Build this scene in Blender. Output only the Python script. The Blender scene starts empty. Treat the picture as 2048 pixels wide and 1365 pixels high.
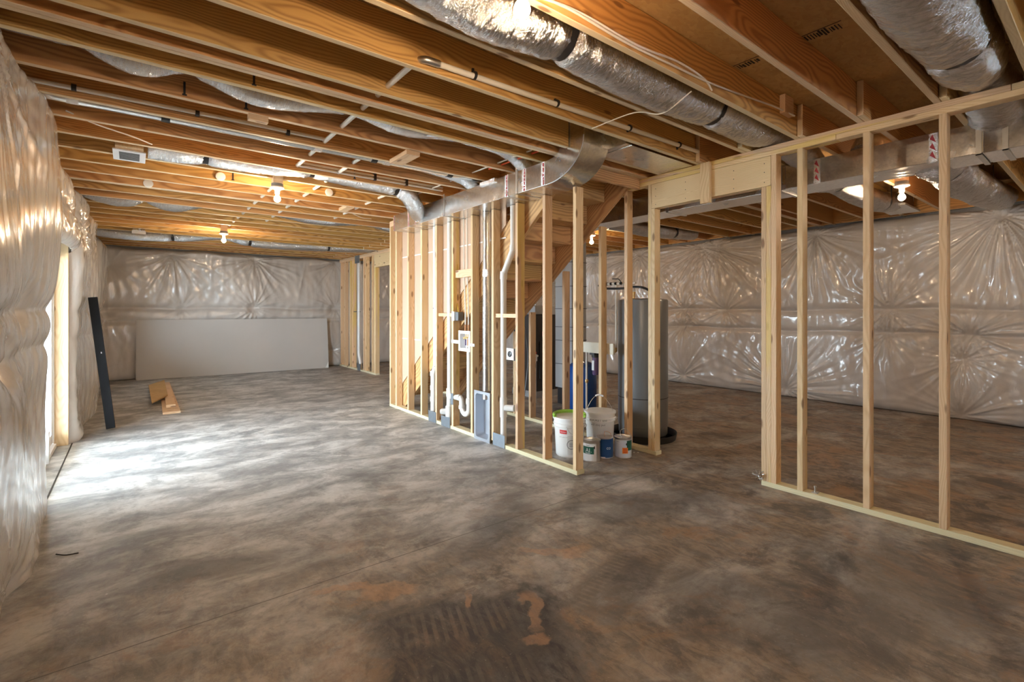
import bpy, bmesh, math, random
import numpy as np
from mathutils import Vector, Matrix
random.seed(7)
rng = np.random.default_rng(11)
C = bpy.context.scene.collection
SC = bpy.context.scene

# ------------------------------------------------------------------ camera, sky, exposure
cam_d = bpy.data.cameras.new('camera'); cam = bpy.data.objects.new('camera', cam_d); C.objects.link(cam)
cam.location = (0, 0, 1.40); cam.rotation_euler = (math.radians(90), 0, math.radians(-38.07))
cam_d.sensor_width = 36; cam_d.lens = 17.03; cam_d.shift_y = -0.0300; cam_d.clip_start = 0.03
SC.camera = cam
SC.view_settings.view_transform = 'Standard'; SC.view_settings.look = 'None'
SC.view_settings.gamma = 1; SC.view_settings.use_curve_mapping = False
SC.view_settings.exposure = 0.58
W = bpy.data.worlds.new('sky'); SC.world = W; W.use_nodes = True
wn = W.node_tree.nodes; wl = W.node_tree.links
bg = wn['Background']; bg.inputs['Strength'].default_value = 36.0
bg.inputs['Color'].default_value = (0.76, 0.88, 1.0, 1)
BULB = 540.0
for i, (loc, sx, sz) in enumerate((((-0.86, 5.78, 1.06), 2.05, 2.05), ((-0.86, 10.55, 1.4), 0.85, 1.2), ((3.4, -4.26, 1.8), 1.2, .6))):
    ld = bpy.data.lights.new('sky_portal', 'AREA'); ld.shape = 'RECTANGLE'; ld.size = sz; ld.size_y = sx
    ld.cycles.is_portal = True
    lo = bpy.data.objects.new('sky_portal', ld); C.objects.link(lo); lo.location = loc
    lo.rotation_euler = (0, math.radians(-90), 0) if i < 2 else (math.radians(90), 0, math.radians(180))
    if i == 2: ld.size, ld.size_y = 1.2, .6

# ------------------------------------------------------------------ materials
def M(name, col=(.8, .8, .8), rough=.5, metal=0., spec=.5):
    m = bpy.data.materials.new(name); m.use_nodes = True
    b = m.node_tree.nodes['Principled BSDF']
    b.inputs['Base Color'].default_value = (*col, 1); b.inputs['Roughness'].default_value = rough
    b.inputs['Metallic'].default_value = metal; b.inputs['Specular IOR Level'].default_value = spec
    return m, m.node_tree, b
def N(nt, t, **k):
    n = nt.nodes.new(t)
    for a, v in k.items():
        if a.startswith('i_'): n.inputs[a[2:].replace('_', ' ')].default_value = v
        else: setattr(n, a, v)
    return n
def mth(nt, op, a, b=None, c=None, clamp=False):
    n = nt.nodes.new('ShaderNodeMath'); n.operation = op; n.use_clamp = clamp
    for i, v in enumerate((a, b, c)):
        if v is None: continue
        if isinstance(v, (int, float)): n.inputs[i].default_value = v
        else: nt.links.new(v, n.inputs[i])
    return n.outputs[0]
def mixc(nt, f, a, b, mode='MIX'):
    n = nt.nodes.new('ShaderNodeMix'); n.data_type = 'RGBA'; n.blend_type = mode
    for i, v in ((0, f), (6, a), (7, b)):
        if isinstance(v, (int, float)): n.inputs[i].default_value = v
        elif isinstance(v, tuple): n.inputs[i].default_value = (*v, 1)
        else: nt.links.new(v, n.inputs[i])
    return n.outputs[2]
def ramp(nt, f, lo, hi):
    n = nt.nodes.new('ShaderNodeMapRange'); n.inputs[1].default_value = lo; n.inputs[2].default_value = hi
    n.interpolation_type = 'SMOOTHSTEP'; nt.links.new(f, n.inputs[0]); return n.outputs[0]
def mapping(nt, vec, sc=(1, 1, 1), loc=(0, 0, 0), rot=(0, 0, 0)):
    n = nt.nodes.new('ShaderNodeMapping'); nt.links.new(vec, n.inputs[0])
    n.inputs['Scale'].default_value = sc; n.inputs['Location'].default_value = loc; n.inputs['Rotation'].default_value = rot
    return n.outputs[0]
def noise(nt, vec, scale, detail=3, rough=.5, dist=0.):
    n = nt.nodes.new('ShaderNodeTexNoise'); nt.links.new(vec, n.inputs['Vector'])
    n.inputs['Scale'].default_value = scale; n.inputs['Detail'].default_value = detail
    n.inputs['Roughness'].default_value = rough; n.inputs['Distortion'].default_value = dist
    return n.outputs['Fac']
def bump(nt, b, h, strength, dist=.01):
    n = nt.nodes.new('ShaderNodeBump'); n.inputs['Strength'].default_value = strength; n.inputs['Distance'].default_value = dist
    nt.links.new(h, n.inputs['Height']); nt.links.new(n.outputs[0], b.inputs['Normal'])

def wood(name, light, dark, ringscale=26., contrast=1., knots=.5, tint=.12, rough=.55, ylw=0.):
    m, nt, b = M(name, light, rough); L = nt.links
    tc = N(nt, 'ShaderNodeTexCoord'); oi = N(nt, 'ShaderNodeObjectInfo')
    off = mth(nt, 'MULTIPLY', oi.outputs['Random'], 37.)
    cx = N(nt, 'ShaderNodeCombineXYZ'); L.new(off, cx.inputs[0]); 
    o2 = mth(nt, 'MULTIPLY', mth(nt, 'FRACT', mth(nt, 'MULTIPLY', oi.outputs['Random'], 91.7)), .24)
    L.new(mth(nt, 'SUBTRACT', o2, .12), cx.inputs[1]); L.new(mth(nt, 'ADD', mth(nt, 'MULTIPLY', mth(nt, 'FRACT', mth(nt, 'MULTIPLY', oi.outputs['Random'], 53.3)), .16), -.08), cx.inputs[2])
    va = N(nt, 'ShaderNodeVectorMath', operation='ADD'); L.new(tc.outputs['Object'], va.inputs[0]); L.new(cx.outputs[0], va.inputs[1])
    v = va.outputs[0]
    # slow wobble of the pith along the board makes cathedral grain
    wob = N(nt, 'ShaderNodeTexNoise'); wob.inputs['Scale'].default_value = 1.; wob.inputs['Detail'].default_value = 2.
    L.new(mapping(nt, v, (1.1, 3.2, 3.2)), wob.inputs['Vector'])
    ws = N(nt, 'ShaderNodeVectorMath', operation='SCALE'); ws.inputs[3].default_value = .17; L.new(wob.outputs['Color'], ws.inputs[0])
    v2 = N(nt, 'ShaderNodeVectorMath', operation='ADD'); L.new(mapping(nt, v, (.02, 1, 1)), v2.inputs[0]); L.new(ws.outputs[0], v2.inputs[1])
    wv = N(nt, 'ShaderNodeTexWave', wave_type='RINGS', rings_direction='X'); wv.inputs['Scale'].default_value = ringscale
    wv.inputs['Distortion'].default_value = 1.2; wv.inputs['Detail'].default_value = 1.5; wv.inputs['Detail Scale'].default_value = 1.
    L.new(v2.outputs[0], wv.inputs['Vector'])
    ring = mth(nt, 'POWER', wv.outputs['Fac'], 1.7)
    fib = noise(nt, mapping(nt, v, (3, 140, 140)), 1., 2, .6)
    blot = noise(nt, mapping(nt, v, (.9, 6, 6)), 1., 3, .5)
    f = mth(nt, 'ADD', mth(nt, 'MULTIPLY', ring, .62 * contrast), mth(nt, 'MULTIPLY', mth(nt, 'SUBTRACT', fib, .5), .35), clamp=True)
    col = mixc(nt, f, light, dark)
    col = mixc(nt, mth(nt, 'MULTIPLY', ramp(nt, blot, .45, .75), .35), col, tuple(c * k for c, k in zip(light, (.8, .72, .6))))
    # knots
    vo = N(nt, 'ShaderNodeTexVoronoi', feature='F1'); vo.inputs['Scale'].default_value = 1.
    L.new(mapping(nt, v, (4.2, 13, 13)), vo.inputs['Vector']); vo.inputs['Randomness'].default_value = 1.
    kn = mth(nt, 'SUBTRACT', 1., ramp(nt, vo.outputs['Distance'], .11, .23)); 
    sep = N(nt, 'ShaderNodeSeparateColor'); L.new(vo.outputs['Color'], sep.inputs[0])
    kn = mth(nt, 'MULTIPLY', kn, mth(nt, 'GREATER_THAN', sep.outputs[0], 1. - knots))
    col = mixc(nt, mth(nt, 'MULTIPLY', kn, .85), col, (.22, .095, .035))
    # board-to-board variation
    hs = N(nt, 'ShaderNodeHueSaturation'); L.new(col, hs.inputs['Color'])
    L.new(mth(nt, 'ADD', mth(nt, 'MULTIPLY', oi.outputs['Random'], 2 * tint), 1. - tint), hs.inputs['Value'])
    r3 = mth(nt, 'FRACT', mth(nt, 'MULTIPLY', oi.outputs['Random'], 17.3))
    L.new(mth(nt, 'ADD', mth(nt, 'MULTIPLY', r3, .022), .491), hs.inputs['Hue'])
    col = hs.outputs[0]
    if ylw:
        r4 = mth(nt, 'GREATER_THAN', mth(nt, 'FRACT', mth(nt, 'MULTIPLY', oi.outputs['Random'], 71.9)), 1 - ylw)
        pat = ramp(nt, noise(nt, mapping(nt, v, (1.2, 12, 12)), 1., 1), .5, .62)
        col = mixc(nt, mth(nt, 'MULTIPLY', mth(nt, 'MULTIPLY', r4, pat), .7), col, (.78, .56, .16))
    L.new(col, b.inputs['Base Color'])
    bump(nt, b, mth(nt, 'ADD', fib, mth(nt, 'MULTIPLY', ring, .6)), .25, .002)
    return m
STUD = wood('stud_pine', (.80, .575, .35), (.60, .36, .17), 30., .8, .6, .10, ylw=.22)
HEADER = wood('header_pine', (.84, .61, .365), (.68, .44, .22), 34., .9, .35, .05)
PLATE = wood('treated_plate', (.78, .70, .47), (.56, .50, .30), 30., .6, .3, .05)
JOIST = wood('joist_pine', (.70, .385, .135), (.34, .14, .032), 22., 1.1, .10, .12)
JEDGE = wood('joist_lit_edge', (.80, .63, .41), (.64, .45, .25), 40., .6, .08, .05)  # pale sawn edges, lightened further to stand in for floor daylight
STAIRW = wood('stair_pine', (.70, .43, .195), (.38, .18, .065), 15., 1.15, .10, .08)

def osb():
    m, nt, b = M('strand_board', (.6, .4, .2), .6); L = nt.links
    tc = N(nt, 'ShaderNodeTexCoord')
    vo = N(nt, 'ShaderNodeTexVoronoi', feature='F1'); vo.inputs['Scale'].default_value = 1.
    n0 = N(nt, 'ShaderNodeTexNoise'); n0.inputs['Scale'].default_value = 9.; L.new(tc.outputs['Object'], n0.inputs['Vector'])
    s0 = N(nt, 'ShaderNodeVectorMath', operation='SCALE'); s0.inputs[3].default_value = .12; L.new(n0.outputs['Color'], s0.inputs[0])
    a0 = N(nt, 'ShaderNodeVectorMath', operation='ADD'); L.new(tc.outputs['Object'], a0.inputs[0]); L.new(s0.outputs[0], a0.inputs[1])
    L.new(mapping(nt, a0.outputs[0], (16, 55, 55), rot=(0, 0, .5)), vo.inputs['Vector'])
    sep = N(nt, 'ShaderNodeSeparateColor'); L.new(vo.outputs['Color'], sep.inputs[0])
    big = noise(nt, tc.outputs['Object'], 2.5, 4)
    col = mixc(nt, mth(nt, 'MULTIPLY', sep.outputs[0], .55), (.56, .35, .13), (.38, .21, .07))
    col = mixc(nt, mth(nt, 'MULTIPLY', sep.outputs[1], .35), col, (.68, .47, .22))
    col = mixc(nt, mth(nt, 'MULTIPLY', ramp(nt, big, .4, .7), .25), col, (.30, .17, .06))
    L.new(col, b.inputs['Base Color']); bump(nt, b, sep.outputs[2], .3, .002)
    return m
OSB = osb()

def concrete():
    m, nt, b = M('slab_concrete', (.3, .3, .3), .5); L = nt.links
    tc = N(nt, 'ShaderNodeNewGeometry'); P = tc.outputs['Position']
    sp = N(nt, 'ShaderNodeSeparateXYZ'); L.new(P, sp.inputs[0]); X, Y = sp.outputs[0], sp.outputs[1]
    st = mapping(nt, P, (1.5, 2.9, 1), rot=(0, 0, math.radians(24)))
    st2 = mapping(nt, P, (3.4, 1.4, 1), rot=(0, 0, math.radians(24)))
    n1 = noise(nt, st, 1.1, 10, .68, .5); n2 = noise(nt, P, 2.6, 10, .72, .4); n3 = noise(nt, st2, 5., 10, .75, .6)
    n4 = noise(nt, P, .55, 4, .55); n5 = noise(nt, P, 26., 6, .7); n6 = noise(nt, P, 1.3, 9, .7, .6); n7 = noise(nt, P, 7., 9, .72, .4)
    col = mixc(nt, ramp(nt, n1, .36, .62), (.25, .255, .255), (.62, .62, .605))
    col = mixc(nt, mth(nt, 'MULTIPLY', ramp(nt, n2, .46, .60), .6), col, (.185, .187, .19))
    col = mixc(nt, mth(nt, 'MULTIPLY', ramp(nt, n7, .50, .62), .30), col, (.42, .41, .39))
    # clay mud plus painted-in warm light, browner at the front and right
    dirt_and_light = mth(nt, 'ADD', ramp(nt, mth(nt, 'ADD', X, mth(nt, 'MULTIPLY', n2, 1.2)), 3.2, 6.0), mth(nt, 'MULTIPLY', ramp(nt, mth(nt, 'SUBTRACT', mth(nt, 'MULTIPLY', n2, 1.5), Y), -3.6, -.6), .8), clamp=True)
    dirt_and_light = mth(nt, 'MULTIPLY', dirt_and_light, mth(nt, 'ADD', .40, mth(nt, 'MULTIPLY', ramp(nt, n6, .38, .56), .60)), clamp=True)
    col = mixc(nt, mth(nt, 'MULTIPLY', dirt_and_light, .85), col, mixc(nt, ramp(nt, n3, .40, .60), (.115, .080, .052), (.33, .235, .15)))
    # rusty clay blotches
    rb = mth(nt, 'MULTIPLY', ramp(nt, noise(nt, P, 1.7, 9, .68, 1.1), .54, .62), mth(nt, 'ADD', .12, dirt_and_light))
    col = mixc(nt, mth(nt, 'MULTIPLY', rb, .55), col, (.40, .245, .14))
    db_ = mth(nt, 'MULTIPLY', ramp(nt, noise(nt, P, 2.3, 10, .72, .5), .52, .62), mth(nt, 'ADD', .25, mth(nt, 'MULTIPLY', dirt_and_light, .5)))
    col = mixc(nt, db_, col, (.07, .066, .066))
    # warped coordinates keep the stains ragged
    wn_ = N(nt, 'ShaderNodeTexNoise'); wn_.inputs['Scale'].default_value = 5.; wn_.inputs['Detail'].default_value = 6.; L.new(P, wn_.inputs['Vector'])
    w1_ = N(nt, 'ShaderNodeVectorMath', operation='SUBTRACT'); L.new(wn_.outputs['Color'], w1_.inputs[0]); w1_.inputs[1].default_value = (.5, .5, .5)
    w2_ = N(nt, 'ShaderNodeVectorMath', operation='SCALE'); L.new(w1_.outputs[0], w2_.inputs[0]); w2_.inputs[3].default_value = .28
    w3_ = N(nt, 'ShaderNodeVectorMath', operation='ADD'); L.new(P, w3_.inputs[0]); L.new(w2_.outputs[0], w3_.inputs[1])
    PW = w3_.outputs[0]
    # dark tyre-marked patches
    def patch(cx, cy, hx, hy, rot, amt, stripes):
        v = PW if not stripes else P; va = N(nt, 'ShaderNodeVectorMath', operation='SUBTRACT'); L.new(v, va.inputs[0]); va.inputs[1].default_value = (cx, cy, 0)
        vr = N(nt, 'ShaderNodeVectorRotate', rotation_type='Z_AXIS'); vr.inputs['Angle'].default_value = rot; L.new(va.outputs[0], vr.inputs[0])
        s = N(nt, 'ShaderNodeSeparateXYZ'); L.new(vr.outputs[0], s.inputs[0])
        nn = mth(nt, 'MULTIPLY', mth(nt, 'SUBTRACT', n2, .5), 1.3)
        ax = mth(nt, 'ADD', mth(nt, 'DIVIDE', mth(nt, 'ABSOLUTE', s.outputs[0]), hx), nn)
        ay = mth(nt, 'ADD', mth(nt, 'DIVIDE', mth(nt, 'ABSOLUTE', s.outputs[1]), hy), nn)
        k = mth(nt, 'SUBTRACT', 1., ramp(nt, mth(nt, 'MAXIMUM', ax, ay), .72, 1.08))
        k = mth(nt, 'MULTIPLY', k, mth(nt, 'ADD', .55, mth(nt, 'MULTIPLY', ramp(nt, n3, .35, .6), .45)))
        if stripes:
            w = mth(nt, 'SINE', mth(nt, 'MULTIPLY', s.outputs[0], stripes))
            lane = mth(nt, 'SUBTRACT', 1., ramp(nt, mth(nt, 'ABSOLUTE', mth(nt, 'SUBTRACT', mth(nt, 'ABSOLUTE', s.outputs[1]), hy * .5)), hy * .22, hy * .34))
            k = mth(nt, 'MULTIPLY', k, mth(nt, 'SUBTRACT', 1., mth(nt, 'MULTIPLY', mth(nt, 'MULTIPLY', ramp(nt, w, -.2, .6), lane), mth(nt, 'MULTIPLY', ramp(nt, n6, .42, .62), .38))))
        return mth(nt, 'MULTIPLY', k, amt)
    for a in ((1.13, 1.66, .46, .40, .35, .97, 150.), (.72, 1.42, .30, .25, .2, .55, 0), (1.95, 1.62, .36, .16, -.3, .6, 170.), (2.35, 1.0, .5, .3, .9, .45, 120.),
              (1.9, 2.55, .55, .18, -.5, .4, 150.), (2.9, 2.2, .6, .2, .3, .5, 0), (.5, 3.0, .5, .15, .4, .35, 0), (3.1, .7, .5, .35, .2, .5, 110.), (1.9, 3.7, .7, .12, .6, .3, 130.)):
        col = mixc(nt, patch(*a), col, (.046, .049, .058))
    for cx, cy, hx, hy, r in ((1.46, 1.74, .04, .17, .5), (1.37, 1.56, .06, .04, 0), (.83, 2.45, .13, .045, .5), (1.3, 1.98, .025, .06, .3), (1.0, 2.3, .16, .07, .4), (1.9, 2.1, .2, .06, .7)):
        col = mixc(nt, patch(cx, cy, hx, hy, r, .6, 0), col, (.52, .32, .19))
    # fine speckle, sawn control joint
    col = mixc(nt, mth(nt, 'MULTIPLY', ramp(nt, n5, .5, .75), .35), col, (.09, .085, .08))
    col = mixc(nt, mth(nt, 'MULTIPLY', ramp(nt, noise(nt, P, 60, 2), .66, .74), .25), col, (.55, .52, .48))
    jl = mth(nt, 'MAXIMUM', mth(nt, 'LESS_THAN', mth(nt, 'ABSOLUTE', mth(nt, 'SUBTRACT', Y, 2.565)), .0032), mth(nt, 'LESS_THAN', mth(nt, 'ABSOLUTE', mth(nt, 'SUBTRACT', Y, 8.6)), .003))
    col = mixc(nt, mth(nt, 'MULTIPLY', jl, .75), col, (.07, .065, .06))
    L.new(col, b.inputs['Base Color'])
    L.new(mth(nt, 'ADD', mth(nt, 'MULTIPLY', n2, .35), .33), b.inputs['Roughness'])
    bump(nt, b, mth(nt, 'ADD', mth(nt, 'ADD', n3, mth(nt, 'MULTIPLY', n5, .5)), mth(nt, 'MULTIPLY', jl, -2.)), .22, .006)
    return m
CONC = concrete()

def plastic_sheet():
    m, nt, b = M('vapour_barrier', (.60, .565, .53), .3, 0, .6); L = nt.links
    tc = N(nt, 'ShaderNodeTexCoord'); P = tc.outputs['Object']
    n1 = noise(nt, P, 3., 5, .6, .6); n2 = noise(nt, mapping(nt, P, (7, 7, 1.6)), 3., 6, .65, 1.2); n3 = noise(nt, P, 60., 3, .6)
    col = mixc(nt, ramp(nt, n1, .35, .7), (.63, .59, .545), (.575, .53, .485))
    L.new(col, b.inputs['Base Color'])
    L.new(mth(nt, 'ADD', .15, mth(nt, 'MULTIPLY', n1, .14)), b.inputs['Roughness'])
    b.inputs['Coat Weight'].default_value = .75; b.inputs['Coat Roughness'].default_value = .10
    bump(nt, b, mth(nt, 'ADD', mth(nt, 'MULTIPLY', n2, .55), mth(nt, 'MULTIPLY', n3, .05)), .3, .016)
    return m
PLAS = plastic_sheet()

def foil(name, col=(.68, .68, .69), rough=.09, sc=1., st=.6):
    m, nt, b = M(name, col, rough, 1.); L = nt.links
    tc = N(nt, 'ShaderNodeTexCoord'); P = tc.outputs['Object']
    # creases run round the sleeve with a slight twist, plus a few sharp crumples
    def ridge(v): return mth(nt, 'SUBTRACT', 1., mth(nt, 'MULTIPLY', mth(nt, 'ABSOLUTE', mth(nt, 'SUBTRACT', v, .5)), 4.5), clamp=True)
    r1 = ridge(noise(nt, mapping(nt, P, (5.2, 1.3, 1.3), rot=(.1, .25, .2)), 13 * sc, 4, .65, .8))
    r2 = ridge(noise(nt, mapping(nt, P, (3.2, 1.6, 1.6), rot=(.3, -.3, -.4)), 38 * sc, 3, .65, .8))
    lo = noise(nt, P, 7 * sc, 2, .5)
    h = mth(nt, 'ADD', mth(nt, 'ADD', mth(nt, 'MULTIPLY', r1, .9), mth(nt, 'MULTIPLY', r2, .22)), mth(nt, 'MULTIPLY', lo, 1.6))
    bump(nt, b, h, st, .012 / sc)
    L.new(mth(nt, 'ADD', rough, mth(nt, 'MULTIPLY', lo, .1)), b.inputs['Roughness'])
    return m
FOIL = foil('foil_sleeve')
TAPE = foil('foil_tape', (.85, .83, .82), .2, 1.6, .5)
def galv():
    m, nt, b = M('galvanised_steel', (.72, .73, .73), .24, 1.); L = nt.links
    tc = N(nt, 'ShaderNodeTexCoord'); P = tc.outputs['Object']
    v = N(nt, 'ShaderNodeTexVoronoi'); v.inputs['Scale'].default_value = 70; L.new(P, v.inputs['Vector'])
    sep = N(nt, 'ShaderNodeSeparateColor'); L.new(v.outputs['Color'], sep.inputs[0])
    L.new(mixc(nt, sep.outputs[0], (.66, .67, .67), (.80, .80, .79)), b.inputs['Base Color'])
    L.new(mth(nt, 'ADD', .17, mth(nt, 'MULTIPLY', noise(nt, P, 6, 4), .16)), b.inputs['Roughness'])
    bump(nt, b, noise(nt, P, 2.6, 2, .5, .5), .5, .03)
    return m
GALV = galv()
def simple(name, col, rough=.5, metal=0., spec=.5, var=.06, sc=8.):
    m, nt, b = M(name, col, rough, metal, spec)
    tc = N(nt, 'ShaderNodeTexCoord'); n = noise(nt, tc.outputs['Object'], sc, 4, .6)
    nt.links.new(mixc(nt, n, tuple(c * (1 - var) for c in col), tuple(min(1, c * (1 + var)) for c in col)), b.inputs['Base Color'])
    return m
PVC = simple('white_pvc', (.80, .79, .76), .35, var=.03)
CPVC = simple('white_pipe', (.86, .82, .74), .4, var=.03)
BLACK = simple('black_plastic', (.018, .018, .02), .38)
BLKPOST = simple('black_post', (.012, .013, .015), .65, 0, .12)
WHITE = simple('white_enamel', (.86, .86, .85), .35, var=.02)
WBOX = simple('white_box', (.85, .86, .88), .4, var=.02)
PORC = simple('white_porcelain', (.88, .86, .82), .2, var=.01)
DRYW = simple('drywall_grey', (.565, .54, .51), .85, 0, .2, .035, 3.)
GYPS = simple('gypsum_core', (.82, .81, .78), .9, 0, .2)
BROWNP = simple('drywall_back', (.60, .43, .31), .85, 0, .2, .05, 2.)
TAPEW = simple('white_print', (.86, .84, .82), .8)
STEELP = simple('steel_plate', (.30, .34, .38), .42, .75, .5, .1, 30.)
ZINC = simple('zinc', (.62, .62, .61), .35, 1.)
DARKM = simple('dark_metal', (.05, .05, .055), .4, .6)
HEATER = simple('heater_grey', (.20, .215, .23), .30, .25, .5, .04)
FURN = simple('furnace_dark', (.045, .04, .04), .5)
FURNP = simple('furnace_light', (.42, .43, .44), .4, .3)
BLUET = simple('blue_enamel', (.012, .07, .27), .22)
COPPER = simple('copper', (.72, .38, .2), .3, 1.)
BRASS = simple('brass', (.72, .50, .22), .3, 1.)
PURPLE = simple('filter_purple', (.12, .08, .18), .2)
BUCK = simple('bucket_white', (.80, .80, .78), .35, var=.04)
GREEN = simple('lime_green', (.28, .52, .06), .4)
SAND = simple('sandy_residue', (.52, .38, .28), .9, 0, .2, .2, 40.)
CANM = simple('can_metal', (.66, .65, .63), .28, 1., .5, .1, 20.)
LABW = simple('label_white', (.78, .80, .82), .45, var=.03)
LABG = simple('label_green', (.01, .11, .07), .4)
LABB = simple('label_blue', (.008, .065, .21), .4)
LABO = simple('label_orange', (.92, .27, .02), .5)
LABR = simple('label_red', (.60, .03, .03), .5)
PRINT = simple('print_grey', (.22, .22, .22), .7)
INK = simple('black_ink', (.02, .015, .01), .8)
ORANGE = simple('orange_cable', (.75, .10, .02), .5)
YEL = simple('yellow_cable', (.70, .50, .06), .5)
CABLE = simple('white_cable', (.84, .78, .68), .5, var=.02)
REDP = simple('red_print', (.55, .06, .07), .5)
GREYP = simple('grey_plastic', (.16, .17, .18), .5)
BLOCKW = simple('masonry', (.30, .29, .28), .9)
BOARDW = simple('painted_board', (.78, .74, .62), .6)
VINYL = simple('white_vinyl', (.88, .88, .88), .3, var=.01)
def glassm():
    m = bpy.data.materials.new('clear_glass'); m.use_nodes = True; nt = m.node_tree; nt.nodes.clear()
    o = N(nt, 'ShaderNodeOutputMaterial'); mx = N(nt, 'ShaderNodeMixShader'); t = N(nt, 'ShaderNodeBsdfTransparent'); g = N(nt, 'ShaderNodeBsdfGlossy')
    g.inputs['Roughness'].default_value = .02; t.inputs[0].default_value = (.93, .95, .95, 1); mx.inputs[0].default_value = .07
    nt.links.new(t.outputs[0], mx.inputs[1]); nt.links.new(g.outputs[0], mx.inputs[2]); nt.links.new(mx.outputs[0], o.inputs[0]); return m
GLASS = glassm()
def bulbm():
    m = bpy.data.materials.new('lit_bulb'); m.use_nodes = True; nt = m.node_tree; nt.nodes.clear()
    o = N(nt, 'ShaderNodeOutputMaterial'); e = N(nt, 'ShaderNodeEmission'); e.inputs[0].default_value = (1., .73, .47, 1); e.inputs[1].default_value = BULB
    nt.links.new(e.outputs[0], o.inputs[0]); return m
LIT = bulbm()

# ------------------------------------------------------------------ builders
def link(o, parent=None):
    C.objects.link(o)
    if parent is not None: o.parent = parent
    return o
def tag(o, label=None, cat=None, group=None, kind=None):
    for k, v in (('label', label), ('category', cat), ('group', group), ('kind', kind)):
        if v: o[k] = v
    return o
def empty(name, loc=(0, 0, 0), **k):
    o = bpy.data.objects.new(name, None); o.empty_display_size = .05; C.objects.link(o); o.location = loc
    return tag(o, **k)
_bc = {}
def box_mesh(dx, dy, dz, bev, mat):
    key = (round(dx, 4), round(dy, 4), round(dz, 4), bev, mat.name)
    if key in _bc: return _bc[key]
    bm = bmesh.new(); bmesh.ops.create_cube(bm, size=1.)
    for v in bm.verts: v.co = Vector((v.co.x * dx, v.co.y * dy, v.co.z * dz))
    if bev: bmesh.ops.bevel(bm, geom=list(bm.edges), offset=bev, segments=1, affect='EDGES')
    me = bpy.data.meshes.new('board'); bm.to_mesh(me); bm.free(); me.materials.append(mat); _bc[key] = me
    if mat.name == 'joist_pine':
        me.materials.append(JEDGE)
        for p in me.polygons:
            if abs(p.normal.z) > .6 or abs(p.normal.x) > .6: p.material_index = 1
    return me
def board(name, lo, hi, mat, parent, axis=None, bev=.002, label=None):
    """axis-aligned board; its long side is the mesh's local x so the grain runs along it"""
    d = [abs(hi[i] - lo[i]) for i in range(3)]; c = [(hi[i] + lo[i]) / 2 for i in range(3)]
    if axis is None: axis = d.index(max(d))
    if axis == 0: me = box_mesh(d[0], d[1], d[2], bev, mat); rot = (0, 0, 0)
    elif axis == 1: me = box_mesh(d[1], d[0], d[2], bev, mat); rot = (0, 0, math.pi / 2)
    else: me = box_mesh(d[2], d[1], d[0], bev, mat); rot = (0, -math.pi / 2, 0)
    o = bpy.data.objects.new(name, me); link(o, parent); pl = root_loc(parent)
    o.location = Vector(c) - pl; o.rotation_euler = rot
    if label: o['label'] = label
    return o
def root_loc(p):
    v = Vector((0, 0, 0))
    while p is not None: v += p.location; p = p.parent
    return v
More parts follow.
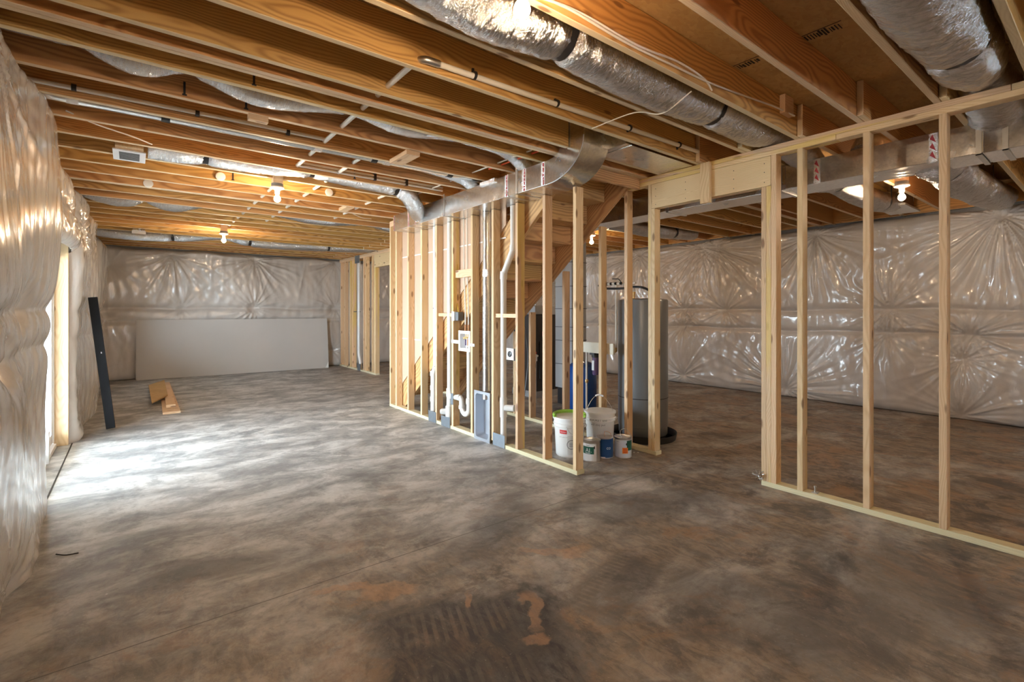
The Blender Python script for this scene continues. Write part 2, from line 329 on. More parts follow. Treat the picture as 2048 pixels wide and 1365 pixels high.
class MB:
    def __init__(s): s.v = []; s.f = []; s.m = []
    def add(s, vs, fs, mi=0):
        n = len(s.v); s.v += [tuple(p) for p in vs]; s.f += [tuple(i + n for i in f) for f in fs]; s.m += [mi] * len(fs); return s
    def box(s, lo, hi, mi=0, rot=None, piv=None):
        x0, y0, z0 = lo; x1, y1, z1 = hi
        vs = [Vector(p) for p in ((x0, y0, z0), (x1, y0, z0), (x1, y1, z0), (x0, y1, z0), (x0, y0, z1), (x1, y0, z1), (x1, y1, z1), (x0, y1, z1))]
        if rot is not None:
            pv = Vector(piv) if piv else (Vector(lo) + Vector(hi)) / 2
            vs = [rot @ (p - pv) + pv for p in vs]
        return s.add(vs, [(0, 3, 2, 1), (4, 5, 6, 7), (0, 1, 5, 4), (1, 2, 6, 5), (2, 3, 7, 6), (3, 0, 4, 7)], mi)
    def prism(s, prof, axis, a, b, mi=0):
        """prof: closed 2D loop in the two remaining axes (in x,y,z order), extruded along axis"""
        def mk(p, t):
            q = list(p); q.insert(axis, t); return q
        n = len(prof); vs = [mk(p, a) for p in prof] + [mk(p, b) for p in prof]
        fs = [tuple(range(n - 1, -1, -1)), tuple(range(n, 2 * n))] + [(i, (i + 1) % n, n + (i + 1) % n, n + i) for i in range(n)]
        return s.add(vs, fs, mi)
    def tube(s, path, r, seg=16, mi=0, caps=True, squash=1.):
        P = [Vector(p) for p in path]; n = len(P); rr = r if hasattr(r, '__len__') else [r] * n
        vs = []; up = None
        for i in range(n):
            t = (P[min(i + 1, n - 1)] - P[max(i - 1, 0)]).normalized()
            if up is None:
                up = Vector((0, 0, 1)) if abs(t.z) < .9 else Vector((1, 0, 0))
            a = t.cross(up).normalized(); up = a.cross(t).normalized()
            for k in range(seg):
                th = 2 * math.pi * k / seg
                q = rr[i](th) if callable(rr[i]) else rr[i]
                vs.append(P[i] + (a * math.cos(th) + up * math.sin(th) * squash) * q)
        fs = [(i * seg + k, i * seg + (k + 1) % seg, (i + 1) * seg + (k + 1) % seg, (i + 1) * seg + k) for i in range(n - 1) for k in range(seg)]
        if caps: fs += [tuple(range(seg - 1, -1, -1)), tuple((n - 1) * seg + k for k in range(seg))]
        return s.add(vs, fs, mi)
    def lathe(s, prof, c, seg=24, axis='z', mi=0):
        vs = []; n = len(prof); cx, cy, cz = c
        for r, h in prof:
            for k in range(seg):
                th = 2 * math.pi * k / seg; x, y = r * math.cos(th), r * math.sin(th)
                vs.append({'z': (cx + x, cy + y, cz + h), 'x': (cx + h, cy + x, cz + y), 'y': (cx + x, cy + h, cz - y)}[axis])
        fs = [(i * seg + k, i * seg + (k + 1) % seg, (i + 1) * seg + (k + 1) % seg, (i + 1) * seg + k) for i in range(n - 1) for k in range(seg)]
        if prof[0][0] > 1e-5: fs.append(tuple(range(seg - 1, -1, -1)))
        if prof[-1][0] > 1e-5: fs.append(tuple((n - 1) * seg + k for k in range(seg)))
        return s.add(vs, fs, mi)
    def build(s, name, mats, parent=None, smooth=35, bev=0, **k):
        if not isinstance(mats, (list, tuple)): mats = [mats]
        pl = root_loc(parent); V = np.array(s.v); c = (V.min(0) + V.max(0)) / 2
        me = bpy.data.meshes.new(name); me.from_pydata([tuple(p - c) for p in V], [], s.f)
        for m in mats: me.materials.append(m)
        if len(mats) > 1: me.polygons.foreach_set('material_index', s.m)
        if smooth:
            me.polygons.foreach_set('use_smooth', [True] * len(me.polygons)); me.set_sharp_from_angle(angle=math.radians(smooth))
        me.validate(); me.update()
        o = bpy.data.objects.new(name, me); link(o, parent); o.location = Vector(c) - pl
        if bev:
            b = o.modifiers.new('bevel', 'BEVEL'); b.width = bev; b.segments = 2; b.limit_method = 'ANGLE'
        return tag(o, **k)
def bend(pts, r=.04, n=6):
    """round the corners of a polyline"""
    P = [Vector(p) for p in pts]; out = [P[0]]
    for i in range(1, len(P) - 1):
        a, b, c = P[i - 1], P[i], P[i + 1]; u = (a - b); w = (c - b); q = min(r, u.length * .49, w.length * .49)
        s0 = b + u.normalized() * q; s1 = b + w.normalized() * q
        for k in range(n + 1):
            t = k / n; out.append(s0 * (1 - t) ** 2 + b * 2 * t * (1 - t) + s1 * t * t)
    out.append(P[-1]); return out

# ------------------------------------------------------------------ quilted insulation blankets
def blanket(name, o0, sdir, nrm, S, z0, z1, A, seams, tacks, parent, res=.02, edge=(.12, .12), seed=0, low=0., topin=.1, label=None, wamp=1., bot=.6, vf=.0015):
    r = np.random.default_rng(seed); ns = int(S / res) + 1; nz = int((z1 - z0) / res) + 1
    s = np.linspace(0, S, ns); z = np.linspace(z0, z1, nz); SS, ZZ = np.meshgrid(s, z)
    F = np.ones_like(SS)
    wob = .02 * np.sin(SS * 2.1 + seed) + .015 * np.sin(SS * 5.3 + 2 * seed)
    for zs, dep, wd in seams:
        F *= 1 - dep * np.exp(-((np.abs(ZZ - zs - wob * .6)) / wd) ** 1.3)
    H = A * F * (1 + .22 * np.sin(SS * 1.7 + seed) * np.sin(ZZ * 2.3 + seed * 2) + .15 * np.sin(SS * 3.9 + ZZ * 1.4 + seed))
    # radial pleats gathered at each fastener
    for (ts, tz, amp, rad, n) in tacks:
        dx = SS - ts; dz = ZZ - tz; R = np.sqrt(dx * dx + dz * dz) + 1e-6; T = np.arctan2(dz, dx)
        H *= 1 - .62 * np.exp(-(R / .10) ** 1.2)
        warp = .9 * np.sin(3 * T + r.uniform(0, 6)) + .7 * np.sin(5 * T + r.uniform(0, 6)) + .35 * np.sin(R * 9 + 4 * T)
        ph = n * T + warp; ridged = 1.5 * (1 - np.abs(np.sin(ph * .5))) ** 1.8 - .45
        mod = .45 + .55 * np.clip(np.sin(2 * T + r.uniform(0, 6)) + .5 * np.sin(3 * T + r.uniform(0, 6)) + .4, 0, 1.3)
        H += wamp * amp * ridged * mod * np.exp(-(R / rad) ** 1.4) * np.clip(R / .10, 0, 1)
        ph2 = n * 2.7 * T + 2 * warp
        H += wamp * amp * .16 * np.sin(n * 5.3 * T + 3 * warp) * np.exp(-(R / (rad * .5)) ** 1.6) * np.clip((R - .12) / .2, 0, 1)
        H += wamp * amp * .34 * np.sin(ph2) * mod * np.exp(-(R / (rad * .8)) ** 1.5) * np.clip(R / .2, 0, 1)
    # long drape folds
    for k in range(9):
        c = r.uniform(0, S); w = r.uniform(.02, .05); a = r.uniform(-.010, .014) * wamp; sl = r.uniform(-.25, .25); zc = r.uniform(z0, z1); zl = r.uniform(.3, .9)
        H += a * np.exp(-((SS - c - sl * (ZZ - zc)) / w) ** 2) * np.exp(-((ZZ - zc) / zl) ** 2)
    q = SS + .12 * np.sin(ZZ * 1.3 + seed) + .03 * np.sin(ZZ * 4.1)
    H += vf * (1.5 * (1 - np.abs(np.sin(q * 19 + 1.2 * np.sin(q * 5)))) ** 2 + .6 * np.sin(q * 57 + 2 * np.sin(ZZ * 3))) * (.5 + .5 * np.sin(q * 3.1 + ZZ * .8))
    H += .004 * np.sin(SS * 31 + 3 * np.sin(ZZ * 5 + seed)) * np.sin(ZZ * 7 + SS * 3) * wamp
    e0 = np.clip(SS / edge[0], 0, 1) if edge[0] else 1; e1 = np.clip((S - SS) / edge[1], 0, 1) if edge[1] else 1
    E = np.sqrt(1 - (1 - e0) ** 2) * np.sqrt(1 - (1 - e1) ** 2)
    if topin: E = E * np.sqrt(1 - (1 - np.clip((z1 - ZZ) / topin, 0, 1)) ** 2 * .8)
    E = E * np.sqrt(1 - (1 - np.clip((ZZ - z0) / .10, 0, 1)) ** 2 * bot)
    H = np.maximum(H, .004) * E + .004
    # ragged top edge
    ZZ2 = ZZ + np.clip((ZZ - (z1 - .15)) / .15, 0, 1) * (.012 * np.sin(SS * 3 + seed) + .01 * np.sin(SS * 8.1))
    o0 = np.array(o0); sd = np.array(sdir); nr = np.array(nrm)
    V = o0 + SS[..., None] * sd + H[..., None] * nr; V[..., 2] = ZZ2
    V = V.reshape(-1, 3); idx = np.arange(ns * nz).reshape(nz, ns)
    q = np.stack([idx[:-1, :-1], idx[:-1, 1:], idx[1:, 1:], idx[1:, :-1]], -1).reshape(-1, 4)
    if np.dot(np.cross(sd, (0, 0, 1)), nr) < 0: q = q[:, ::-1]
    me = bpy.data.meshes.new(name); me.vertices.add(len(V)); me.vertices.foreach_set('co', V.ravel())
    me.loops.add(q.size); me.loops.foreach_set('vertex_index', q.ravel().astype(np.int32)); me.polygons.add(len(q))
    me.polygons.foreach_set('loop_start', np.arange(0, q.size, 4, dtype=np.int32)); me.polygons.foreach_set('loop_total', np.full(len(q), 4, dtype=np.int32))
    me.polygons.foreach_set('use_smooth', np.ones(len(q), bool)); me.update(calc_edges=True); me.validate(); me.materials.append(PLAS)
    ob = bpy.data.objects.new(name, me); link(ob, parent)
    if label: ob['label'] = label
    return ob

ZC = 2.70; CH = 1.40
XL, XR, YB, YF = -.60, 8.42, 12.52, -4.1
# ------------------------------------------------------------------ structure: floor and outer walls
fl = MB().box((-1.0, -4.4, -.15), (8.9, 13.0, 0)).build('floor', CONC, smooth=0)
tag(fl, 'grey concrete slab floor with clay dust and dark tyre marks', kind='structure')
board('joint_filler', (-.505, 4.2, 0), (-.495, 6.86, .003), INK, fl, bev=0)

wl_ = empty('wall_left', (0, 0, 0), label='left outer wall quilted in white plastic insulation blanket', kind='structure')
def lw(y0, y1, z0, z1): MB().box((-.86, y0, z0), (-.62, y1, z1)).build('masonry', BLOCKW, wl_, smooth=0)
lw(-4.4, 4.72, 0, 2.95); lw(6.84, 10.1, 0, 2.95); lw(11.0, 12.9, 0, 2.95)
lw(4.72, 6.84, 2.09, 2.95); lw(10.1, 11.0, 0, .8); lw(10.1, 11.0, 2.0, 2.95)
SEAML = [(1.39, .24, .07), (1.15, .20, .06)]
blanket('insulation_blanket', (-.62, -4.1, 0), (0, 1, 0), (1, 0, 0), 8.83, .0, 2.70, .175, SEAML,
        [(8.05, 1.39, .006, .35, 13), (7.25, 1.16, .008, .5, 15), (7.0, 2.62, .012, 1.1, 18), (5.6, 2.5, .012, .8, 18), (6.3, 1.39, .010, .5, 16), (7.4, .02, .012, .8, 14)],
        wl_, res=.02, edge=(.1, .18), seed=3, topin=.05, wamp=.75, bot=.1, vf=.0022, label='near quilted plastic blanket bulging beside the glass door')
blanket('insulation_blanket', (-.62, 4.66, 0), (0, 1, 0), (1, 0, 0), 2.26, 2.00, 2.68, .165, [(2.34, .12, .06)],
        [(.7, 2.32, .016, .35, 16), (1.5, 2.32, .016, .35, 14)], wl_, res=.016, edge=(.16, .16), seed=5, topin=.14, label='plastic blanket over the glass door head')
blanket('insulation_blanket', (-.62, 6.86, 0), (0, 1, 0), (1, 0, 0), 3.28, .0, 2.70, .19, [(1.39, .14, .07), (1.1, .12, .06)],
        [(.35, 2.3, .018, .6, 16), (1.7, 1.38, .014, .4, 15), (2.5, 2.5, .012, .6, 14), (.3, .3, .012, .5, 12)], wl_, res=.02, edge=(.15, .2), seed=8, topin=.08, wamp=1.2, bot=.3, label='plastic blanket between the glass door and the window')
blanket('insulation_blanket', (-.62, 10.9, 0), (0, 1, 0), (1, 0, 0), 1.62, .01, 2.69, .20, [(1.39, .3, .08), (1.1, .2, .06)],
        [(.8, 2.5, .012, .6, 14), (.8, 1.4, .012, .4, 14)], wl_, res=.025, edge=(.15, .05), seed=9, topin=.2, label='plastic blanket in the far left corner')
blanket('insulation_blanket', (-.62, 10.05, 0), (0, 1, 0), (1, 0, 0), .95, .01, .85, .14, [], [(.5, .5, .012, .4, 12)], wl_, res=.025, edge=(.1, .1), seed=10)
blanket('insulation_blanket', (-.62, 10.05, 0), (0, 1, 0), (1, 0, 0), .95, 1.95, 2.69, .14, [], [(.5, 2.3, .012, .4, 12)], wl_, res=.025, edge=(.1, .1), seed=12)
for y0, y1 in ((4.72, 4.76), (6.80, 6.84)):
    board('jamb_stud', (-.70, y0, 0), (-.525, y1, 2.09), STUD, wl_)

wb = empty('wall_back', label='back wall quilted in pale grey plastic with gathered tack points', kind='structure')
MB().box((-.86, 12.52, 0), (8.9, 12.9, 2.95)).build('masonry', BLOCKW, wb, smooth=0)
blanket('insulation_blanket', (-.55, 12.5, 0), (1, 0, 0), (0, -1, 0), 8.95, .01, 2.66, .13, [(1.445, .55, .05), (1.17, .35, .05)],
        [(1.21, 2.571, .020, .75, 17), (2.76, 2.567, .020, .75, 18), (4.59, 2.6, .016, .6, 16), (1.37, 1.442, .010, .4, 14), (2.74, 1.446, .018, .55, 17), (4.59, 1.45, .012, .5, 14),
         (.2, 2.3, .010, .5, 12), (.15, 1.3, .010, .4, 12), (4.5, .4, .012, .5, 12), (6.2, 2.5, .016, .7, 16), (7.6, 2.5, .016, .7, 15), (6.2, 1.4, .014, .6, 15)],
        wb, res=.02, edge=(.05, .05), seed=21, topin=.08, wamp=1.25)

wr = empty('wall_right', label='right outer wall quilted in glossy tan plastic with star pleats', kind='structure')
MB().box((8.42, -4.4, 0), (8.9, 12.9, 2.95)).build('masonry', BLOCKW, wr, smooth=0)
T0 = 4.1
rt = [(.973, 2.56, .030, 1.1, 22), (3.0, 2.568, .026, .9, 16), (4.942, 2.576, .026, .9, 18), (4.637, 2.545, .026, .8, 19), (6.3, 2.55, .026, .8, 18), (5.295, 1.421, .016, .4, 14), (4.468, 1.40, .016, .4, 14),
      (2.08, 1.414, .022, .5, 15), (5.295, 1.084, .014, .35, 13), (2.109, 1.082, .016, .4, 14), (1.255, 1.093, .020, .5, 16), (1.318, .777, .016, .45, 16), (5.295, .154, .014, .45, 14), (3.457, .12, .024, .9, 18), (1.339, .05, .018, .5, 14),
      (7.6, 2.5, .020, .7, 16), (7.2, 1.4, .016, .5, 14), (8.6, 1.3, .014, .5, 14), (9.9, 2.5, .018, .7, 16), (-.3, 2.5, .02, .8, 16), (0, 1.1, .016, .5, 14)]
blanket('insulation_blanket', (8.42, -4.05, 0), (0, 1, 0), (-1, 0, 0), 16.5, .01, 2.67, .13, [(1.41, .55, .035), (1.085, .55, .035), (.0, .2, .1)],
        [(a + 4.05, b, c, d, e) for a, b, c, d, e in rt], wr, res=.0135, edge=(.05, .05), seed=33, topin=.07, wamp=1.45)

wf = empty('wall_front', label='wall behind the viewer wrapped in plastic with an added ambient-light window', kind='structure')
for lo, hi in (((-.86, -4.4, 0), (2.8, -4.12, 2.95)), ((4.0, -4.4, 0), (8.9, -4.12, 2.95)), ((2.8, -4.4, 0), (4.0, -4.12, 1.5)), ((2.8, -4.4, 2.1), (4.0, -4.12, 2.95))):
    MB().box(lo, hi).build('plastic_panel', PLAS, wf, smooth=0)

# ------------------------------------------------------------------ ceiling: strand board sheets and joists
ce = empty('ceiling', label='unfinished ceiling of orange pine joists under strand board', kind='structure')
HX0, HX1, HY0, HY1 = 3.06, 3.96, 3.03, 6.62          # stair opening
for lo, hi in (((-.86, -4.4, 2.957), (HX0, 12.9, 3.0)), ((HX1, -4.4, 2.957), (8.9, 12.9, 3.0)), ((HX0, -4.4, 2.957), (HX1, 2.97, 3.0)), ((HX0, 6.68, 2.957), (HX1, 12.9, 3.0))):
    MB().box(lo, hi).build('underlayment', OSB, ce, smooth=0)
k = 0
y = -4.4
while y < 12.9:
    y1 = min(y + 1.22, 12.9); xs = -.86 - (1.2 if k % 2 else 0)
    while xs < 8.9:
        x1 = min(xs + 2.44, 8.9); x0 = max(xs, -.86)
        rects = [(x0, y, x1, y1)]
        if x0 < HX1 and x1 > HX0 and y < HY1 and y1 > HY0:
            rects = []
            if x0 < HX0: rects.append((x0, y, HX0, y1))
            if x1 > HX1: rects.append((HX1, y, x1, y1))
            mx0, mx1 = max(x0, HX0), min(x1, HX1)
            if y < HY0: rects.append((mx0, y, mx1, HY0))
            if y1 > HY1: rects.append((mx0, HY1, mx1, y1))
        for a, b_, c, d in rects:
            board('strand_board', (a + .0015, b_ + .0015, 2.936), (c - .0015, d - .0015, 2.955), OSB, ce, axis=0, bev=0)
        xs += 2.44
    y += 1.22; k += 1
JF = [3.61 + .4064 * i for i in range(-18, 23)]
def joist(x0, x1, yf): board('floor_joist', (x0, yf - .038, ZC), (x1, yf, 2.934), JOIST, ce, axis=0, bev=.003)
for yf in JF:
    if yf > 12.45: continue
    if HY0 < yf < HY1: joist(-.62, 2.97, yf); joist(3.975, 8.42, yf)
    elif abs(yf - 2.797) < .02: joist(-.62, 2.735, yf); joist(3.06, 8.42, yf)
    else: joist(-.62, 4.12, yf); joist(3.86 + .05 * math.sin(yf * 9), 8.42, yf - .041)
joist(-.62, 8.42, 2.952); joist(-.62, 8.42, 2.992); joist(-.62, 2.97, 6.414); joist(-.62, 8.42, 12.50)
for lo, hi in (((3.0, 3.03, 2.95), (3.06, 6.62, 4.3)), ((3.96, 3.03, 2.95), (4.02, 6.62, 4.3)), ((3.0, 2.97, 2.95), (4.02, 3.03, 4.3)), ((3.0, 6.62, 2.95), (4.02, 6.68, 4.3)), ((3.0, 2.97, 4.3), (4.02, 6.68, 4.36))):
    MB().box(lo, hi).build('stairwell_panel', DRYW, ce, smooth=0)
board('stair_header', (3.06, 3.0, 2.60), (3.96, 3.038, 2.934), STAIRW, ce)
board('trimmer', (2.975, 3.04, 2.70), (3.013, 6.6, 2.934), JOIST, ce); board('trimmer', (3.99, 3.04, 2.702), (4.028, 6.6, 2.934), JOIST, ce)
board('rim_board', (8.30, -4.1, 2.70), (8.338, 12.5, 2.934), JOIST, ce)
# lap blocks and scraps nailed between the joists
for lo, hi in (((3.62, 1.50, 2.80), (3.76, 1.538, 2.93)), ((.60, 3.575, 2.66), (.72, 3.62, 2.74)), ((1.74, 3.60, 2.665), (1.86, 3.93, 2.70)), ((2.12, 6.09, 2.70), (2.22, 6.38, 2.74))):
    board('wood_block', lo, hi, STUD, ce)
def ink_marks(x, y, w, h, n, seed):
    r = random.Random(seed); mb = MB()
    for i in range(n):
        yy = y + w * i / n; bw = w / n * r.uniform(.25, .75)
        mb.box((x + h * r.uniform(0, .25), yy, 2.9345), (x + h * r.uniform(.75, 1), yy + bw, 2.9358))
    mb.box((x - .01, y - .02, 2.9345), (x - .005, y + w, 2.9358))
    mb.build('ink_stamp', INK, ce, smooth=0)
ink_marks(2.96, .965, .19, .085, 13, 1); ink_marks(2.98, 1.40, .14, .07, 8, 2)

# ------------------------------------------------------------------ plumbing wall (studs beside the stairs)
wm = empty('wall_middle', label='open stud wall in front of the stairs holding pipes and duct', kind='structure')
SX0, SX1 = 2.962, 3.051
for yf, zt in ((2.90, 2.455), (3.291, 2.455), (3.691, 2.455), (4.094, 2.455), (4.49, 2.455), (4.90, 2.455), (5.292, 2.455), (5.682, 2.455), (6.069, 2.62), (6.45, 2.62), (6.649, 2.62)):
    board('stud', (SX0, yf, .038), (SX1, yf + .038, zt), STUD, wm, axis=2)
for y0, y1 in ((2.888, 3.895), (4.15 + .29, 4.966), (5.173, 5.302), (5.494, 6.69)):
    board('bottom_plate', (SX0, y0, 0), (SX1, y1, .038), PLATE, wm)
board('bottom_plate', (SX0 + .03, 3.895, 0), (SX1, 4.44, .02), PLATE, wm); 
board('top_plate', (SX0, 6.1, 2.62), (SX1, 6.69, 2.658), STUD, wm); board('top_plate', (SX0, 6.1, 2.658), (SX1, 6.69, 2.696), STUD, wm)
# drywall on the stair side, cut along the stringer
def Ls(y): return 2.514 - .792 * (y - 3.267)
pr = [(4.0, Ls(4.0) + .36), (4.0, 2.69), (6.66, 2.69), (6.66, .02), (6.42, .02)]
pr = [(4.0, Ls(4.0) + .36), (6.66, Ls(6.66) + .36), (6.66, 2.69), (4.0, 2.69)]
MB().prism(pr, 0, 3.053, 3.066).build('drywall_panel', BROWNP, wm, smooth=0, label='brown-backed drywall behind the studs above the stair stringer')
MB().box((3.0515, 4.0, 2.148), (3.0535, 6.62, 2.163)).build('white_tape', TAPEW, wm, smooth=0)
MB().box((3.0515, 5.9, .99), (3.0535, 6.62, 1.004)).build('white_tape', TAPEW, wm, smooth=0)
board('backing_block', (2.985, 4.93, 1.325), (3.023, 5.292, 1.365), STUD, wm); board('backing_block', (2.985, 3.729, 1.325), (3.023, 4.094, 1.365), STUD, wm)
board('backing_block', (2.99, 4.528, 1.78), (3.03, 4.90, 1.87), STUD, wm)

# ------------------------------------------------------------------ bearing wall (right) with the doorway
wc = empty('wall_center', label='open stud bearing wall with a framed doorway and doubled top plate', kind='structure')
BX0, BX1 = 3.965, 4.054
for yf in (1.52, 1.10, .70, .293, -.113, -.52, -.93, -1.33, -1.74, -2.15, -2.55, -2.96, -3.36, -3.9):
    board('stud', (BX0, yf, .038), (BX1, yf + .038, 2.624), STUD, wc, axis=2)
board('king_stud', (BX0, 1.710, .038), (BX1, 1.748, 2.624), STUD, wc, axis=2)
for yf in (1.748, 1.786): board('jack_stud', (BX0, yf, .038), (BX1, yf + .038, 2.385), STUD, wc, axis=2)
board('jack_stud', (BX0, 2.830, .038), (BX1, 2.868, 2.385), STUD, wc, axis=2); board('king_stud', (BX0, 2.868, .038), (BX1, 2.906, 2.624), STUD, wc, axis=2)
for yf, zt in ((3.16, 2.624), (3.507, Ls(3.507) - .02), (4.07, Ls(4.07) - .02), (4.68, Ls(4.68) - .02), (5.0, Ls(5.0) - .02), (5.5, Ls(5.5) - .02)):
    board('stud', (BX0, yf, .038), (BX1, yf + .038, zt), STUD, wc, axis=2)
board('bottom_plate', (BX0, -4.1, 0), (BX1, 1.824, .038), PLATE, wc); board('bottom_plate', (BX0, 2.815, 0), (BX1, 6.2, .038), PLATE, wc)
for z0 in (2.624, 2.662):
    y_ = .42 if z0 > 2.65 else 1.3
    board('top_plate', (BX0, -4.1, z0), (BX1, y_, z0 + .037), STUD, wc); board('top_plate', (BX0, y_ + .002, z0), (BX1, 3.28, z0 + .037), STUD, wc)
board('header', (BX0, 1.750, 2.387), (BX0 + .038, 2.866, 2.622), HEADER, wc); board('header', (BX1 - .038, 1.750, 2.387), (BX1, 2.866, 2.622), HEADER, wc)
board('cleat', (3.925, 2.245, 2.335), (3.963, 2.334, 2.69), STUD, wc, axis=2)
nl = MB()
for yy, zz in [(y_, z_) for y_ in (2.82, 2.5, 2.05, 1.80) for z_ in (2.42, 2.50, 2.57)]:
    nl.lathe([(.0035, 0), (.0035, -.0012)], (BX0, yy, zz), 8, 'x')
nl.build('nail_heads', DARKM, wc, kind='stuff')
anc = MB().box((3.99, 1.43, .038), (4.03, 1.47, .043)).lathe([(.006, 0), (.006, .035), (.010, .035), (.010, .045), (.003, .046)], (4.01, 1.45, .043), 10).build('anchor_bolt', ZINC, wc)

# far bearing section with the second doorway
wd = empty('wall_far', label='far stud wall section with a doorway at the back right', kind='structure')
FX0, FX1 = 4.13, 4.219
for yf in (11.96, 11.60, 11.42, 10.72, 10.60, 10.23, 10.12):
    board('stud', (FX0, yf, .038), (FX1, yf + .038, 2.60), STUD, wd, axis=2)
board('stud', (FX0, 12.25, .038), (FX1, 12.288, 2.60), STUD, wd, axis=2)
board('jack_stud', (FX0, 10.045, .038), (FX1, 10.12, 2.33), STUD, wd, axis=2)
board('bottom_plate', (FX0, 10.04, 0), (FX1, 12.36, .038), PLATE, wd)
for z0 in (2.60, 2.638): board('top_plate', (FX0, 6.9, z0), (FX1, 12.36, z0 + .037), STUD, wd)
board('header', (FX0, 8.9, 2.33), (FX0 + .07, 10.12, 2.598), HEADER, wd)
for yf in (8.86, 8.4, 8.0, 7.6, 7.2, 6.9): board('stud', (FX0, yf, .038), (FX1, yf + .038, 2.60), STUD, wd, axis=2)
board('bottom_plate', (FX0, 6.9, 0), (FX1, 8.9, .038), PLATE, wd)

# ------------------------------------------------------------------ glass door and window in the left wall
d1 = empty('door_1', (-.68, 5.78, 0), label='white framed sliding glass door in the left wall', kind='structure')
fr = MB(); fx0, fx1 = -.74, -.63
fr.box((fx0, 4.762, .0), (fx1, 4.82, 2.08)).box((fx0, 6.74, .0), (fx1, 6.798, 2.08)).box((fx0, 4.82, 2.02), (fx1, 6.74, 2.08)).box((fx0, 4.82, .0), (fx1 + .02, 6.74, .045))
fr.build('door_frame', VINYL, d1, smooth=0, bev=.003)
for y0, y1, x in ((4.82, 5.80, -.72), (5.74, 6.74, -.675)):
    p = MB().box((x, y0, .05), (x + .035, y0 + .07, 2.02)).box((x, y1 - .07, .05), (x + .035, y1, 2.02)).box((x, y0 + .07, .05), (x + .035, y1 - .07, .15)).box((x, y0 + .07, 1.94), (x + .035, y1 - .07, 2.02)).build('door_panel', VINYL, d1, smooth=0, bev=.002)
    MB().box((x + .014, y0 + .07, .15), (x + .02, y1 - .07, 1.94)).build('pane', GLASS, p, smooth=0)
MB().box((-.64, 5.78, .95), (-.615, 5.81, 1.2)).build('door_handle', VINYL, d1, bev=.004)
MB().box((-.61, 5.9, .04), (-.585, 5.98, .32)).build('paper_sticker', LABW, d1, smooth=0)
w1 = empty('window_1', (-.7, 10.55, .8), label='small window behind the plastic near the far left corner', kind='structure')
MB().box((-.78, 10.1, .8), (-.70, 10.15, 2.0)).box((-.78, 10.95, .8), (-.70, 11.0, 2.0)).box((-.78, 10.15, .8), (-.70, 10.95, .86)).box((-.78, 10.15, 1.94), (-.70, 10.95, 2.0)).box((-.77, 10.15, 1.38), (-.71, 10.95, 1.42)).build('window_frame', VINYL, w1, smooth=0)
MB().box((-.745, 10.15, .86), (-.74, 10.95, 1.94)).build('pane', GLASS, w1, smooth=0)
w2 = empty('fill_window', (3.4, -4.2, .9), label='unseen window added behind the viewer for ambient daylight', kind='structure')  # unseen opening, added to bring ambient daylight from behind the camera
MB().box((2.8, -4.3, 1.5), (2.85, -4.2, 2.1)).box((3.95, -4.3, 1.5), (4.0, -4.2, 2.1)).box((2.85, -4.3, 1.5), (3.95, -4.2, 1.55)).box((2.85, -4.3, 2.05), (3.95, -4.2, 2.1)).build('window_frame', VINYL, w2, smooth=0)
MB().box((2.85, -4.25, 1.55), (3.95, -4.245, 2.05)).build('pane', GLASS, w2, smooth=0)

# ------------------------------------------------------------------ staircase
st = empty('staircase', (3.5, 4.8, 0), label='wooden staircase seen from below between the two stud walls', cat='staircase')
def stringer(x0, x1):
    prof = [(6.42, 0), (3.06, Ls(3.06)), (3.06, 2.93), (3.22, Ls(3.22) + .365), (6.42 + .25, Ls(6.42) + .365 - .19), (6.62, 0)]
    L = math.hypot(3.36, 2.66); ang = math.atan(.792)
    # built as a board: local x runs down the slope so that grain follows it
    me = bpy.data.meshes.new('stringer'); c, s_ = math.cos(ang), math.sin(ang); piv = (3.5, 4.8, 1.3)
    vs = []
    for x in (x0, x1):
        for yy, zz in prof:
            dy, dz = yy - piv[1], zz - piv[2]; u = dy * c - dz * s_; w = dy * s_ + dz * c; vs.append((u, x - piv[0], w))
    n = len(prof); fs = [tuple(range(n)), tuple(range(2 * n - 1, n - 1, -1))] + [(i, i + n, (i + 1) % n + n, (i + 1) % n) for i in range(n)]
    me.from_pydata(vs, [], fs); me.materials.append(STAIRW); me.validate()
    bm = bmesh.new(); bm.from_mesh(me); bmesh.ops.recalc_face_normals(bm, faces=bm.faces); bm.to_mesh(me); bm.free()
    o = bpy.data.objects.new('stringer', me); link(o, st)
    # local x -> (0, c, -s); local y -> (1,0,0); local z -> (0, s, c)
    o.rotation_mode = 'QUATERNION'
    o.rotation_quaternion = Matrix(((0, 1, 0), (c, 0, s_), (-s_, 0, c))).to_quaternion() if False else Matrix(((0, -1, 0), (c, 0, s_), (-s_, 0, c))).to_quaternion()
    o.location = Vector(piv) - st.location
    for v in me.vertices: v.co.y = -v.co.y
    bm = bmesh.new(); bm.from_mesh(me); bmesh.ops.recalc_face_normals(bm, faces=bm.faces); bm.to_mesh(me); bm.free()
stringer(3.068, 3.106); stringer(3.905, 3.943)
rise, run = .197, .2487
for i in range(1, 15):
    zt = 2.955 - rise * i; yn = 3.16 + run * (i - 1)
    board('riser', (3.108, yn, zt), (3.903, yn + .018, zt + rise - .027), STAIRW, st, axis=0)
    if i < 15: board('tread', (3.108, yn + .0, zt - .026), (3.903, yn + run + .03, zt), STAIRW, st, axis=0)

